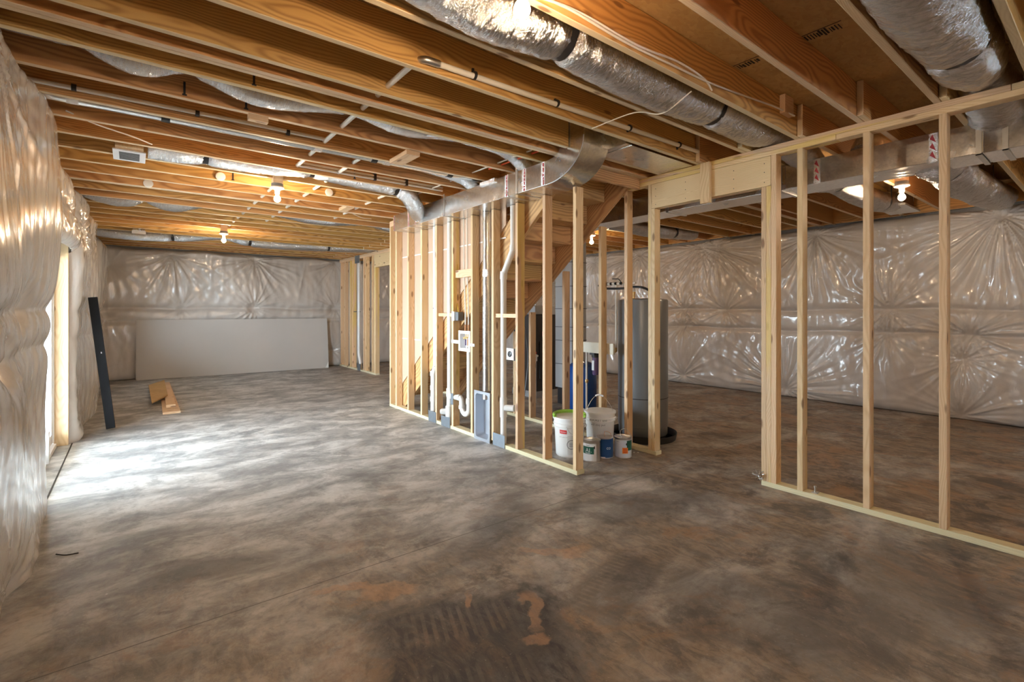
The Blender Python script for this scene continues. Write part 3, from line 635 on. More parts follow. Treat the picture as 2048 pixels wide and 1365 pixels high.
# ------------------------------------------------------------------ ducts
def flexpath(pts, n=60):
    """smooth path with sag between hangers: pts = (x,y,z); Catmull-Rom"""
    P = [Vector(p) for p in pts]; P = [P[0] * 2 - P[1]] + P + [P[-1] * 2 - P[-2]]; out = []
    seg = len(P) - 3
    for i in range(seg):
        a, b, c, d = P[i:i + 4]; m = max(4, int(n * (c - b).length / sum((P[j + 1] - P[j]).length for j in range(1, seg + 1))))
        for k in range(m + (1 if i == seg - 1 else 0)):
            t = k / m; out.append(.5 * ((2 * b) + (c - a) * t + (2 * a - 5 * b + 4 * c - d) * t * t + (3 * b - a - 3 * c + d) * t ** 3))
    return out
def flex_duct(label, pts, r, straps, group='foil wrapped flexible ducts', seg=28, grow=None, squash=1., crush=0.):
    path = flexpath(pts, int(sum((Vector(pts[i + 1]) - Vector(pts[i])).length for i in range(len(pts) - 1)) / .022))
    root = empty('flexible_duct', path[0], label=label, cat='duct', group=group)
    rr = []; rs = random.Random(len(pts) * 7 + int(r * 1000) + int(pts[0][1] * 10))
    L = 0; ph = [rs.uniform(0, 6) for _ in range(6)]
    for i, p in enumerate(path):
        if i: L += (p - path[i - 1]).length
        f = 1. + (grow[1] * min(1, max(0, (p.x - grow[0]) / .2)) if grow else 0)
        for sx in straps: f = min(f, 1 - .17 * math.exp(-((p.x - sx) / .045) ** 2) + .05 * math.exp(-((abs(p.x - sx) - .09) / .04) ** 2))
        if crush: f *= 1 - crush * math.exp(-((p.x - 4.01) / .22) ** 2)
        def fn(th, f=f, L=L, i=i):
            k = 1 + .022 * math.sin(5 * th + L * 6 + ph[0]) + .014 * math.sin(9 * th - L * 21 + ph[1]) + .012 * math.sin(L * 47 + 3 * th + ph[2]) + .014 * math.sin(13 * th + L * 60 + ph[3])
            k += .012 * math.sin(17 * th - L * 90 + ph[4]) + .010 * math.sin(7 * th + L * 130 + ph[5])
            return r * f * k
        rr.append(fn)
    MB().tube(path, rr, seg, squash=squash).build('foil_sleeve', FOIL, root, smooth=70)
    for sx in straps:
        i = min(range(len(path)), key=lambda j: abs(path[j].x - sx)); p = path[i]; t = (path[min(i + 1, len(path) - 1)] - path[max(i - 1, 0)]).normalized()
        a = [p - t * .022, p + t * .022]
        mb = MB().tube(a, r * .885, 24, caps=False, squash=squash)
        # hanger tails running up to the joists
        for sg in (-1, 1):
            mb.box((p.x - .02, p.y + sg * r * .84 - .002, p.z), (p.x + .02, p.y + sg * r * .84 + .002, min(2.925, p.z + .2)))
        mb.build('hanger_strap', BLACK, root)
    return root
flex_duct('large foil duct sagging over the lit bulb nearest the viewer', [(-.4, 1.77, 2.78), (.8, 1.77, 2.785), (1.25, 1.775, 2.75), (1.70, 1.775, 2.785), (2.4, 1.775, 2.755), (3.12, 1.775, 2.79), (3.7, 1.775, 2.785), (4.01, 1.775, 2.815), (4.35, 1.775, 2.80), (4.62, 1.775, 2.77), (4.76, 1.775, 2.705)], .128, [.8, 1.70, 3.12], crush=.16)
flex_duct('widest foil duct at the top right above the stud wall', [(.6, .555, 2.80), (1.8, .555, 2.79), (2.6, .555, 2.75), (3.33, .555, 2.79), (3.7, .555, 2.80), (4.01, .555, 2.822), (4.35, .555, 2.80), (4.6, .56, 2.77), (4.74, .56, 2.715)], .155, [1.8, 3.33], crush=.28)
flex_duct('foil duct bulging below the far side of the trunk duct by the right wall', [(4.9, .95, 2.58), (5.3, .95, 2.60), (5.9, .95, 2.58), (6.6, .95, 2.62), (7.3, .95, 2.66), (8.1, .95, 2.74)], .15, [5.3, 6.6])
flex_duct('foil duct drooping toward a boot near the right wall beside the lit bulb', [(4.95, 1.78, 2.60), (5.4, 1.775, 2.66), (6.1, 1.775, 2.63), (6.8, 1.775, 2.65), (7.25, 1.775, 2.72)], .115, [5.4, 6.8])
flex_duct('short foil duct rising over the trunk duct behind the stud wall', [(4.77, 1.36, 2.70), (4.85, 1.36, 2.78), (5.1, 1.36, 2.80), (5.3, 1.36, 2.80), (5.6, 1.36, 2.79)], .10, [5.4])
flex_duct('foil duct in the bay that ends above the near part of the plumbing wall duct', [(-.55, 3.39, 2.855), (-.22, 3.39, 2.85), (.02, 3.39, 2.782), (.26, 3.39, 2.855), (.65, 3.39, 2.770), (1.21, 3.39, 2.852), (1.6, 3.39, 2.802), (2.0, 3.39, 2.845), (2.45, 3.39, 2.845), (2.72, 3.40, 2.785), (2.85, 3.40, 2.665)], .078, [-.2, .27, 1.21, 2.1])
flex_duct('foil duct from the fan box that elbows down into the plumbing wall duct', [(.10, 5.02, 2.76), (.28, 5.02, 2.76), (.5, 5.02, 2.775), (.9, 5.02, 2.775), (1.4, 5.02, 2.81), (1.9, 5.02, 2.785), (2.26, 5.02, 2.765), (2.44, 5.04, 2.71), (2.58, 5.14, 2.62), (2.735, 5.32, 2.565)], .098, [.5, 1.4, 2.3], grow=(2.34, .5))
flex_duct('foil duct crossing the ceiling before the middle bulb', [(-.5, 7.46, 2.83), (-.22, 7.46, 2.755), (-.05, 7.46, 2.755), (.12, 7.46, 2.82), (.40, 7.46, 2.745), (.75, 7.46, 2.835), (1.5, 7.46, 2.84), (2.2, 7.46, 2.775), (2.9, 7.46, 2.835), (3.35, 7.46, 2.775), (4.1, 7.46, 2.80)], .10, [.12, .75, 2.9])
flex_duct('foil duct low under the joists beside the farthest left bulb', [(-.45, 10.3, 2.70), (.1, 10.3, 2.675), (.7, 10.3, 2.71), (1.3, 10.3, 2.79), (1.75, 10.3, 2.71), (2.4, 10.3, 2.70), (3.2, 10.3, 2.72), (4.3, 10.3, 2.77)], .098, [.55, 1.75, 3.2])
flex_duct('foil branch tucked above the middle of the plumbing wall duct', [(2.2, 4.27, 2.82), (2.45, 4.27, 2.80), (2.68, 4.25, 2.76), (2.84, 4.22, 2.665)], .06, [])
flex_duct('foil duct crossing behind the doorway toward the right wall', [(4.9, 4.65, 2.6), (5.4, 4.65, 2.68), (6.4, 4.65, 2.66), (7.6, 4.65, 2.72)], .11, [5.4, 7.0])

# round steel pipe along the fourth bay
rp = empty('steel_vent_pipe', (-.45, 4.135, 2.76), label='round galvanised vent pipe running across the left ceiling', cat='pipe')
MB().tube([(-.5, 4.13, 2.762), (1.2, 4.13, 2.762)], .052, 20).build('pipe_section', GALV, rp); MB().tube([(1.2, 4.13, 2.762), (2.82, 4.13, 2.765)], .050, 20).build('pipe_section', GALV, rp)
for x in (.18, 1.68, 2.45): MB().tube([(x - .025, 4.13, 2.762), (x + .025, 4.13, 2.762)], .0555, 20).box((x - .015, 4.078, 2.76), (x + .015, 4.08, 2.93)).build('pipe_strap', BLACK, rp)
for x in (-.3, 1.2, 1.8): MB().tube([(x - .03, 4.13, 2.762), (x + .03, 4.13, 2.762)], .0545, 20).build('joint_tape', TAPE, rp)

# plumbing wall duct with its elbow
td = empty('supply_duct', (2.88, 4.5, 2.46), label='shiny galvanised duct along the top of the plumbing wall with curved elbow', cat='duct')
DX0, DX1, DZ0, DZ1 = 2.742, 3.03, 2.458, 2.66
secs = [(3.02, 3.62), (3.62, 4.78), (4.78, 5.65), (5.65, 6.05)]
for a, b_ in secs: MB().box((DX0, a, DZ0), (DX1, b_, DZ1)).build('duct_section', GALV, td, smooth=0, bev=.003)
outer = [(3.02 - .42 * math.sin(t), DZ0 + .30 - .30 * math.cos(t)) for t in [math.pi / 2 * i / 12 for i in range(13)]]
inner = [(3.02 - .15 * math.sin(t), DZ1 + .07 - .07 * math.cos(t)) for t in [math.pi / 2 * i / 8 for i in range(9)]]
prof = outer + [(2.60, 2.80), (2.87, 2.80)] + inner[::-1]
MB().prism(prof, 0, DX0, DX1).build('duct_elbow', GALV, td, smooth=30)
seam = MB()
for (y0, z0), (y1, z1) in zip(outer[:-1], outer[1:]):
    seam.tube([(DX0 - .003, y0, z0), (DX0 - .003, y1, z1)], .004, 6)
seam.build('folded_seam', ZINC, td)
MB().box((DX0, 2.60, 2.80), (DX1, 2.87, 2.93)).build('duct_boot', GALV, td, smooth=0)
tz = [(3.30, .035, 0), (3.56, .03, 0), (5.6, .025, 0), (5.42, .02, 0), (6.03, .02, 0), (3.05, .03, 0)]
for yy, w, _ in tz:
    t = MB().box((DX0 - .0018, yy, DZ0), (DX0 - .0006, yy + w * 1.6, DZ1)).box((DX0, yy, DZ0 - .0018), (DX1, yy + w * 1.6, DZ0 - .0006)).build('foil_tape', TAPE, td, smooth=0)
    mb = MB(); r5 = random.Random(int(yy * 10))
    zz = DZ0 + .005
    while zz < DZ1 - .02:
        h = r5.uniform(.008, .03); mb.box((DX0 - .0026, yy + w * .35, zz), (DX0 - .002, yy + w * r5.uniform(.6, 1.), min(zz + h, DZ1))); zz += h + r5.uniform(.002, .01)
    mb.build('red_print', REDP, t, smooth=0, kind='stuff')
for yy in (3.42, 4.72):
    MB().box((DX0 - .004, yy, DZ0 - .004), (DX0 - .001, yy + .026, 2.70)).box((DX0 - .004, yy, DZ0 - .004), (DX1, yy + .026, DZ0 - .001)).build('duct_hanger', ZINC, td, smooth=0)
MB().box((DX0 - .02, 3.75, DZ1 - .03), (DX0 + .1, 4.0, DZ1 + .012)).build('foil_tape', TAPE, td, bev=.004)
MB().box((3.10, 2.425, 2.70), (3.96, 2.752, 2.704)).box((3.03, 2.425, 2.704), (3.10, 2.752, 2.85)).build('panned_return', GALV, td, smooth=0, label='flat shiny sheet closing the joist bay beside the elbow')
MB().tube([(DX0 + .03, 5.318, 2.565), (DX0 - .03, 5.315, 2.57)], .105, 24).build('collar', TAPE, td)

# trunk duct in the right-hand room
tr = empty('trunk_duct', (4.77, 2.5, 2.48), label='wide galvanised trunk duct hanging behind the bearing wall', cat='duct')
secs = [(-4.0, -1.6), (-1.6, .62), (.62, 1.9), (1.9, 3.1), (3.1, 4.3), (4.3, 5.6), (5.6, 6.6)]
for i, (a, b_) in enumerate(secs):
    dz = -.004 * (i % 2); MB().box((4.59, a, 2.483 + dz), (4.945, b_, 2.694 + dz)).build('duct_section', GALV, tr, smooth=0, bev=.003)
for yy in (.50, .63, 1.93, 3.1, 4.3):
    MB().box((4.584, yy, 2.47), (4.951, yy + .03, 2.478)).box((4.584, yy, 2.47), (4.589, yy + .03, 2.70)).build('drive_cleat', ZINC, tr, smooth=0)
for yy in (.86, 1.62):
    t = MB().box((4.5870, yy, 2.479), (4.5885, yy + .05, 2.69)).build('foil_tape', TAPE, tr, smooth=0)
    mb = MB()
    for q in range(3): mb.add([(4.5862, yy + .01, 2.50 + q * .06), (4.5862, yy + .045, 2.53 + q * .06), (4.5862, yy + .03, 2.56 + q * .06)], [(0, 1, 2)])
    mb.build('red_print', REDP, t, smooth=0, kind='stuff')
for yy in (.56, 1.775, 1.36):
    MB().lathe([(.12, -.012), (.15, -.012), (.135, .0), (.135, .01)], (4.77, yy, 2.70), 24).build('collar', TAPE, tr)
MB().box((4.95, 5.2, 2.0), (5.0, 5.24, 2.02)).build('screw_plate', ZINC, tr)

# ------------------------------------------------------------------ white water pipes in the ceiling
wp = empty('white_pipe_branch', (1.22, 2.33, 2.74), label='white plastic pipe clipped along the joist and elbowed near the centre', cat='pipe')
MB().tube([(1.30, 2.33, 2.745), (2.2, 2.33, 2.757), (3.2, 2.33, 2.775), (4.05, 2.33, 2.79)], .0165, 12).build('pipe_run', CPVC, wp)
MB().tube(bend([(1.32, 2.33, 2.746), (1.22, 2.33, 2.745), (1.21, 2.42, 2.752)], .05), .021, 12).build('elbow', ZINC, wp)
for x in (1.55, 2.20, 2.95, 3.6): MB().tube([(x - .008, 2.33, 2.75 + (x - 1.3) * .016), (x + .008, 2.33, 2.75 + (x - 1.3) * .016)], .024, 12).box((x - .006, 2.34, 2.75), (x + .006, 2.362, 2.80)).build('pipe_clip', BLACK, wp)
def yrun(label, x, y0, y1, z, r=.0165, mat=None):
    MB().tube([(x, y0, z), (x, y1, z)], r, 12).build('ceiling_pipe', mat or CPVC, None, label=label, cat='pipe', group='white pipes through the joists')
yrun('white pipe threading the joists from the ceiling elbow toward the back', 1.21, 2.40, 9.3, 2.752)
yrun('second white pipe threading the joists just right of the elbow line', 1.59, 4.2, 8.2, 2.752)
yrun('third white pipe threading the joists nearer the plumbing wall', 2.34, 5.25, 7.4, 2.757, .014)
lat = empty('white_pipe_branch', (0, 3.97, 2.76), label='thin white pipe clipped along a joist to the left wall', cat='pipe')
MB().tube([(-.48, 3.95, 2.745), (.66, 3.95, 2.76), (1.2, 3.95, 2.76)], .014, 10).build('pipe_run', CPVC, lat)
for x in (-.28, .35, .93): MB().tube([(x - .012, 3.95, 2.752), (x + .012, 3.95, 2.752)], .021, 10).build('pipe_clip', BLACK, lat)
lat = empty('white_pipe_branch', (1.6, 4.76, 2.76), label='pair of thin white pipes clipped along a joist near the duct elbow', cat='pipe')
for dz in (0, .03): MB().tube([(1.22, 4.76, 2.745 + dz), (2.0, 4.765, 2.745 + dz), (2.74, 4.765, 2.745 + dz)], .012, 10).build('pipe_run', CPVC, lat)
for x in (1.95, 2.3): MB().box((x - .012, 4.745, 2.73), (x + .012, 4.785, 2.80)).build('pipe_clip', BLACK, lat)

# cables
def cable(label, pts, r, mat, group='cables', name='cable'):
    MB().tube(flexpath(pts, 50), r, 7).build(name, mat, None, label=label, cat='cable', group=group)
cable('white cable looping along the joist beside the nearest bulb', [(1.15, 1.50, 2.63), (1.25, 1.532, 2.70), (1.5, 1.533, 2.735), (1.9, 1.532, 2.72), (2.35, 1.53, 2.73), (2.7, 1.532, 2.745), (3.1, 1.53, 2.78), (3.5, 1.532, 2.82), (3.75, 1.49, 2.80)], .006, CABLE)
cable('second white cable crossing the first above the foil duct', [(1.15, 1.50, 2.65), (1.3, 1.532, 2.71), (1.6, 1.533, 2.745), (2.0, 1.532, 2.735), (2.35, 1.532, 2.765), (2.62, 1.532, 2.75), (2.72, 1.54, 2.712)], .006, CABLE)
cable('thin white cable spanning below the joists by the foil duct', [(2.60, 1.60, 2.695), (2.60, 1.80, 2.63), (2.58, 2.0, 2.692), (2.57, 2.36, 2.693)], .004, CABLE)
cable('white cable running through joists above the plumbing wall duct', [(2.64, 3.1, 2.748), (2.62, 4.1, 2.75), (2.60, 5.2, 2.75)], .007, CABLE)
cable('orange cable beside the white one above the plumbing wall duct', [(2.70, 3.05, 2.745), (2.68, 3.5, 2.742), (2.66, 3.75, 2.74)], .008, ORANGE)
cable('thin brown cable drooping to the fan box', [(-.35, 4.37, 2.73), (-.2, 4.45, 2.70), (.0, 4.60, 2.70), (.12, 4.76, 2.71)], .005, CABLE)
cable('white cable hanging by the far ceiling block', [(2.35, 6.5, 2.71), (2.5, 6.55, 2.68), (2.65, 6.6, 2.69)], .005, CABLE)

# hanger straps on joist faces
for i, (x, yf) in enumerate(((.56, 3.165), (.25, 3.57), (.585, 3.57), (.93, 5.19), (.80, 5.60), (1.75, 4.79))):
    MB().box((x - .006, yf - .0015, 2.72), (x + .006, yf + .0015, 2.80)).box((x - .012, yf - .006, 2.716), (x + .012, yf + .004, 2.724)).build('strap_nail', BLACK, None, label=('nearest black strap end hanging on a joist face, under the double joist', 'black strap end at the gap between the first two foil duct sags', 'black strap end beside the wood block on the left ceiling', 'black strap end between the fan box and the middle bulb', 'black strap end one joist beyond the fan duct', 'black strap end near the paired thin white pipes')[i], cat='strap', group='black strap ends on the joists')

# ------------------------------------------------------------------ light bulbs on keyless sockets
def bulb(x, y, zb, label):
    r = empty('bulb_socket_light', (x, y, zb + .12), label=label, cat='light')
    MB().lathe([(.055, .150), (.055, .125), (.058, .12)], (x, y, zb), 24).build('junction_box', BLUET if False else GREYP, r)
    MB().lathe([(.062, .118), (.062, .106), (.045, .098), (.030, .094), (.024, .080), (.022, .055), (.016, .050)], (x, y, zb), 28).build('lamp_holder', PORC, r)
    MB().lathe([(.0135, .05), (.0135, .036), (.016, .030), (.026, .017), (.0305, 0), (.0295, -.010), (.022, -.022), (.012, -.029), (.0001, -.031)], (x, y, zb), 20).build('bulb', LIT, r)
    MB().box((x - .045, y - .045, zb + .151), (x + .045, y + .045, 2.9345)).build('mounting_block', STUD, r, smooth=0)
    return r
for x, y, z, l in ((1.12, 1.37, 2.50, 'bare lit bulb nearest the viewer under the foil duct'), (1.13, 5.22, 2.505, 'bare lit bulb over the middle of the left room'), (1.14, 8.87, 2.505, 'bare lit bulb farthest back in the left room'),
                   (5.84, 1.36, 2.49, 'bare lit bulb in the right room behind the stud wall'), (5.84, 5.37, 2.50, 'bare lit bulb seen past the staircase'), (5.84, 9.0, 2.50, 'bare lit bulb in the back of the right room'),
                   (1.12, -2.3, 2.50, 'unseen bulb added behind the viewer on the left for ambient light'), (5.84, -2.3, 2.50, 'unseen bulb added behind the viewer on the right for ambient light')):  # these two are out of view, added for ambient light
    bulb(x, y, z, l)
for x, y, l in ((.13, 6.376, 'round white cover on a joist face left of the middle bulb'), (.69, 5.60, 'round white cover near the fan duct'), (1.75, 5.60, 'larger round white cover between the joists')):
    m = MB().lathe([(.042, -.002), (.044, -.012), (.038, -.02), (.0001, -.025)], (x, y, 2.735), 24, 'y').build('ceiling_cover', PORC, None, label=l, cat='cover', group='round white ceiling covers')

# exhaust fan box
fb = empty('exhaust_fan', (-.02, 5.02, 2.68), label='white louvred fan box hung between left ceiling joists', cat='fan')
MB().box((-.11, 4.875, 2.665), (.07, 5.19, 2.86)).build('fan_housing', GALV, fb, smooth=0, bev=.003)
MB().box((-.125, 4.87, 2.655), (.085, 5.20, 2.665)).build('grille_frame', WBOX, fb, smooth=0, bev=.002)
g = MB()
for i in range(7): g.box((-.085, 4.92 + i * .034, 2.651), (.045, 4.94 + i * .034, 2.656))
g.build('louvres', GREYP, fb, smooth=0)
bt = empty('register_boot', (.05, 9.93, 2.7), label='small metal boot at the left end of the far foil duct', cat='vent')
MB().box((.0, 9.88, 2.69), (.16, 10.02, 2.73)).build('boot_body', GALV, bt, smooth=0, bev=.003); MB().box((-.01, 9.90, 2.64), (.17, 9.905, 2.69)).build('boot_flange', ZINC, bt, smooth=0)
bt = empty('register_boot', (7.3, 1.775, 2.66), label='flat metal boot at the end of the drooping duct by the right wall', cat='vent')
MB().box((7.1, 1.62, 2.635), (7.75, 1.92, 2.66)).build('boot_flange', ZINC, bt, smooth=0, bev=.003); MB().box((7.15, 1.65, 2.66), (7.6, 1.9, 2.80)).build('boot_body', GALV, bt, smooth=0)

# ------------------------------------------------------------------ plumbing-wall fixtures
def pipe_thing(name, label, cat='pipe', base=(0, 0, 0), **k): return empty(name, base, label=label, cat=cat, **k)
pa = pipe_thing('vent_stack', 'thin white stack pipe at the left of the plumbing wall', base=(3.0, 5.40, 0))
MB().tube([(3.005, 5.405, 2.455), (3.005, 5.40, 1.0), (3.005, 5.40, .70)], .030, 18).build('pipe_run', PVC, pa); MB().tube([(3.005, 5.40, .70), (3.0, 5.44, .60), (3.0, 5.445, .05)], [.032, .036, .036], 18).build('lower_run', PVC, pa)
MB().tube([(3.005, 5.405, 1.418), (3.005, 5.405, 1.432)], .0308, 18).build('marker_ring', BLACK, pa)
for z in (.60, .42, .28): MB().tube([(3.0, 5.445, z - .03), (3.0, 5.445, z + .03)], .041, 18).build('coupling', PVC, pa)
pb = pipe_thing('drain_stack', 'white drain stack with cleanout and trap arm near the wall middle', base=(3.005, 5.05, 0))
MB().tube([(3.008, 5.055, 2.455), (3.008, 5.055, .40)], .032, 20).build('pipe_run', PVC, pb)
MB().tube([(3.008, 5.055, .46), (3.008, 5.055, .36)], .042, 20).tube(bend([(3.008, 5.055, .40), (2.99, 5.05, .38), (2.985, 4.95, .372)], .04), .030, 16).build('tee', PVC, pb)
MB().tube([(3.008, 5.055, .37), (3.0, 5.055, .03)], .037, 20).build('lower_run', PVC, pb)
MB().tube([(3.0, 5.055, .25), (3.0, 5.055, .12)], .045, 20).tube([(3.0, 5.07, .18), (2.925, 5.12, .18)], .036, 18).build('cleanout', PVC, pb)
MB().tube([(2.928, 5.118, .18), (2.915, 5.127, .18)], .028, 6).build('cleanout_plug', PVC, pb)
MB().tube([(3.008, 5.055, 1.335), (3.008, 5.055, 1.355)], .0335, 18).build('pipe_strap', ZINC, pb)
tp = pipe_thing('washer_trap', 'curved white trap pipe dropping from the washer outlet box', base=(3.0, 4.62, .3))
MB().tube([(3.005, 4.625, .94), (3.005, 4.625, .36)], .027, 18).build('standpipe', PVC, tp)
MB().tube(bend([(3.005, 4.625, .37), (3.005, 4.625, .24), (3.0, 4.70, .20), (3.0, 4.77, .25), (3.0, 4.775, .36), (2.995, 4.80, .385), (2.987, 4.93, .375)], .05), .030, 18).build('trap_bend', PVC, tp)
for p, q in (((3.005, 4.625, .40), (3.005, 4.625, .34)), ((2.995, 4.80, .385), (2.99, 4.84, .383)), ((3.0, 4.773, .30), (3.0, 4.774, .26))): MB().tube([p, q], .035, 18).build('coupling', PVC, tp)
pc = pipe_thing('offset_vent_pipe', 'white vent pipe with a diagonal offset near the stair side', base=(3.01, 3.96, 0))
MB().tube(bend([(3.02, 3.835, 2.455), (3.02, 3.835, 2.02), (3.01, 3.985, 1.77), (3.01, 3.985, .55), (3.01, 3.985, .03)], .035), .031, 20).build('pipe_run', PVC, pc)
for p, q in (((3.02, 3.835, 2.06), (3.02, 3.84, 2.0)), ((3.01, 3.98, 1.80), (3.01, 3.985, 1.72)), ((3.01, 3.985, .50), (3.01, 3.985, .30))): MB().tube([p, q], .037, 20).build('coupling', PVC, pc)
MB().tube([(3.01, 3.96, .40), (3.06, 3.87, .40)], .033, 18).build('cleanout', PVC, pc)
MB().tube([(3.01, 3.985, 1.335), (3.01, 3.985, 1.36)], .0325, 18).build('pipe_strap', ZINC, pc)
sp_ = pipe_thing('supply_pipes', 'pair of thin white supply pipes above the washer outlet box', base=(3.0, 4.67, 1.2))
for y0, y1 in ((4.745, 4.695), (4.675, 4.63)):
    MB().tube([(3.01, y0, 2.455), (3.01, y0 - .005, 1.85), (3.0, y1, 1.45), (3.0, y1, 1.235)], .0075, 10).build('pipe_run', CPVC, sp_)
    MB().tube([(3.0, y1, 1.235), (3.0, y1, 1.165)], .009, 10).build('copper_stub', COPPER, sp_)
wx = empty('washer_outlet_box', (2.96, 4.65, .93), label='white washer outlet box with brass valves between studs', cat='box')
y0, y1, z0, z1 = 4.53, 4.775, .935, 1.168; xf = 2.955
MB().box((xf, y0, z0), (xf + .012, y0 + .035, z1)).box((xf, y1 - .035, z0), (xf + .012, y1, z1)).box((xf, y0 + .035, z0), (xf + .012, y1 - .035, z0 + .035)).box((xf, y0 + .035, z1 - .035), (xf + .012, y1 - .035, z1)).build('face_frame', WBOX, wx, smooth=0, bev=.002)
MB().box((xf + .07, y0 + .03, z0 + .03), (xf + .075, y1 - .03, z1 - .03)).box((xf + .01, y0 + .03, z0 + .03), (xf + .07, y0 + .034, z1 - .03)).box((xf + .01, y1 - .034, z0 + .03), (xf + .07, y1 - .03, z1 - .03)).box((xf + .01, y0 + .034, z0 + .03), (xf + .07, y1 - .034, z0 + .034)).build('recess', WBOX, wx, smooth=0)
for yy, yn in ((4.625, 0), (4.665, 1)):
    v = MB().lathe([(.010, 0), (.012, .02), (.008, .03), (.008, .05)], (2.985, yy, 1.08), 12).tube([(2.985, yy, 1.085), (2.962, yy, 1.085)], .006, 8).lathe([(.006, 0), (.015, .002), (.015, .006), (.004, .008)], (2.957, yy, 1.085), 12, 'x').build('valve', BRASS, wx)
    MB().tube([(2.985, yy, 1.075), (2.985, yy, 1.0)], .008, 10).build('arrestor', PURPLE if yn else COPPER, wx)
MB().lathe([(.018, 0), (.02, .012), (.014, .02)], (2.985, 4.63, .972), 14).build('drain_nipple', CPVC, wx)
MB().box((xf + .002, 4.775, 1.015), (xf + .010, 4.935, 1.055)).box((xf + .002, 4.45, 1.0), (xf + .010, 4.53, 1.03)).build('mounting_bracket', WBOX, wx, smooth=0)
eb = empty('junction_box', (2.99, 4.85, 1.28), label='grey electrical box with a pale ring beside the drain stack', cat='box')
MB().box((2.953, 4.866, 1.278), (2.985, 4.925, 1.385)).build('mud_ring', WBOX, eb, smooth=0, bev=.002); MB().box((2.967, 4.80, 1.28), (3.04, 4.866, 1.38)).build('box_body', GREYP, eb, smooth=0, bev=.003)
ot = empty('dryer_outlet', (2.96, 3.80, .9), label='white square dryer receptacle with a round black socket', cat='outlet')
MB().box((2.953, 3.745, .905), (2.962, 3.862, 1.022)).build('cover_plate', WBOX, ot, smooth=0, bev=.002)
MB().lathe([(.030, 0), (.030, -.005), (.026, -.007), (.0001, -.007)], (2.953, 3.805, .965), 24, 'x').build('socket_face', BLACK, ot)
sl = MB()
for dy, dz, w, h in ((-.012, .004, .002, .008), (.012, .004, .002, .008), (0, -.012, .006, .002)): sl.box((2.944, 3.805 + dy - w, .965 + dz - h), (2.9455, 3.805 + dy + w, .965 + dz + h))
sl.build('socket_slots', GREYP, ot, smooth=0); MB().box((2.965, 3.735, .90), (3.03, 3.76, 1.02)).build('box_body', GREYP, ot, smooth=0)
# dryer vent box and pipe
db = empty('dryer_vent_box', (3.0, 4.30, 0), label='recessed grey steel dryer box standing on the floor between studs', cat='box')
y0, y1, z0, z1 = 4.14, 4.435, .0, .53; xf = 2.945
def rr_frame(y0, y1, z0, z1, t, rad, x0, x1):
    def loop(a0, a1, b0, b1, r_):
        pts = []
        for cy, cz, s0 in ((a1 - r_, b1 - r_, 0), (a0 + r_, b1 - r_, 1), (a0 + r_, b0 + r_, 2), (a1 - r_, b0 + r_, 3)):
            for i in range(6): th = (s0 + i / 5) * math.pi / 2; pts.append((cy + r_ * math.cos(th), cz + r_ * math.sin(th)))
        return pts
    o_ = loop(y0, y1, z0, z1, .004); i_ = loop(y0 + t, y1 - t, z0 + t, z1 - t, rad); n = len(o_)
    vs = [(x0, *p) for p in o_] + [(x0, *p) for p in i_] + [(x1, *p) for p in o_] + [(x1, *p) for p in i_]; fs = []
    for k in range(n):
        j = (k + 1) % n; fs += [(k, j, n + j, n + k), (2 * n + k, 3 * n + k, 3 * n + j, 2 * n + j), (k, 2 * n + k, 2 * n + j, j), (n + k, n + j, 3 * n + j, 3 * n + k)]
    return vs, fs, i_
DBM = simple('aluminised_steel', (.56, .60, .66), .34, .7, .5, .05)
vs, fs, inn = rr_frame(y0, y1, z0, z1, .03, .035, xf, xf + .006)
MB().add(vs, fs).build('face_flange', DBM, db, smooth=30)
n = len(inn); c0 = (sum(p[0] for p in inn) / n, sum(p[1] for p in inn) / n)
bk = [(c0[0] + (p[0] - c0[0]) * .86, c0[1] + (p[1] - c0[1]) * .93) for p in inn]
MB().add([(xf + .005, *p) for p in inn] + [(xf + .105, *p) for p in bk], [(k, (k + 1) % n, n + (k + 1) % n, n + k) for k in range(n)] + [tuple(range(n, 2 * n))]).build('recess_pan', DBM, db, smooth=40)
MB().lathe([(.052, -.055), (.050, -.055), (.050, 0)], (3.0, 4.27, .50), 20).build('crimped_collar', GALV, db)
dp = empty('dryer_pipe', (3.0, 4.27, .53), label='round galvanised dryer pipe rising from the dryer box', cat='pipe')
MB().tube([(3.005, 4.27, .535), (3.005, 4.27, 1.5)], .051, 24).tube([(3.005, 4.27, 1.5), (3.005, 4.27, 2.455)], .0495, 24).build('pipe_run', GALV, dp)
MB().box((2.952, 4.268, .54), (2.955, 4.272, 2.45)).build('lock_seam', ZINC, dp, smooth=0)
MB().tube([(3.005, 4.27, 1.76), (3.005, 4.27, 1.84)], .0525, 24).build('joint_tape', TAPE, dp)
# protector plates
for i, (a, b_, z0, z1, x, l) in enumerate(((5.302, 5.494, .002, .135, 2.957, 'steel protector plate leftmost at the foot of the plumbing wall'), (4.966, 5.173, .002, .125, 2.957, 'steel protector plate below the drain stack cleanout'), (3.895, 4.098, .002, .130, 2.957, 'steel protector plate right of the dryer box'), (4.893, 4.945, .29, .425, 2.957, 'steel plate wrapped on the stud at the trap arm'))):
    pl = MB().box((x - .002, a, z0), (x + .0005, b_, z1)).build('protector_plate', STEELP, None, smooth=0, label=l, cat='plate', group='steel plates on the plumbing wall')
cable('orange cable hanging down inside the plumbing wall', [(3.058, 3.74, 2.44), (3.06, 3.72, 2.2), (3.06, 3.73, 1.95), (3.055, 3.73, 1.76)], .008, ORANGE)
cable('yellow cable looping down a stud above the grey box', [(3.02, 4.945, 2.45), (3.02, 4.95, 2.15), (3.02, 4.90, 1.9), (3.03, 4.945, 1.7), (3.02, 4.91, 1.5), (3.01, 4.86, 1.38)], .006, YEL)

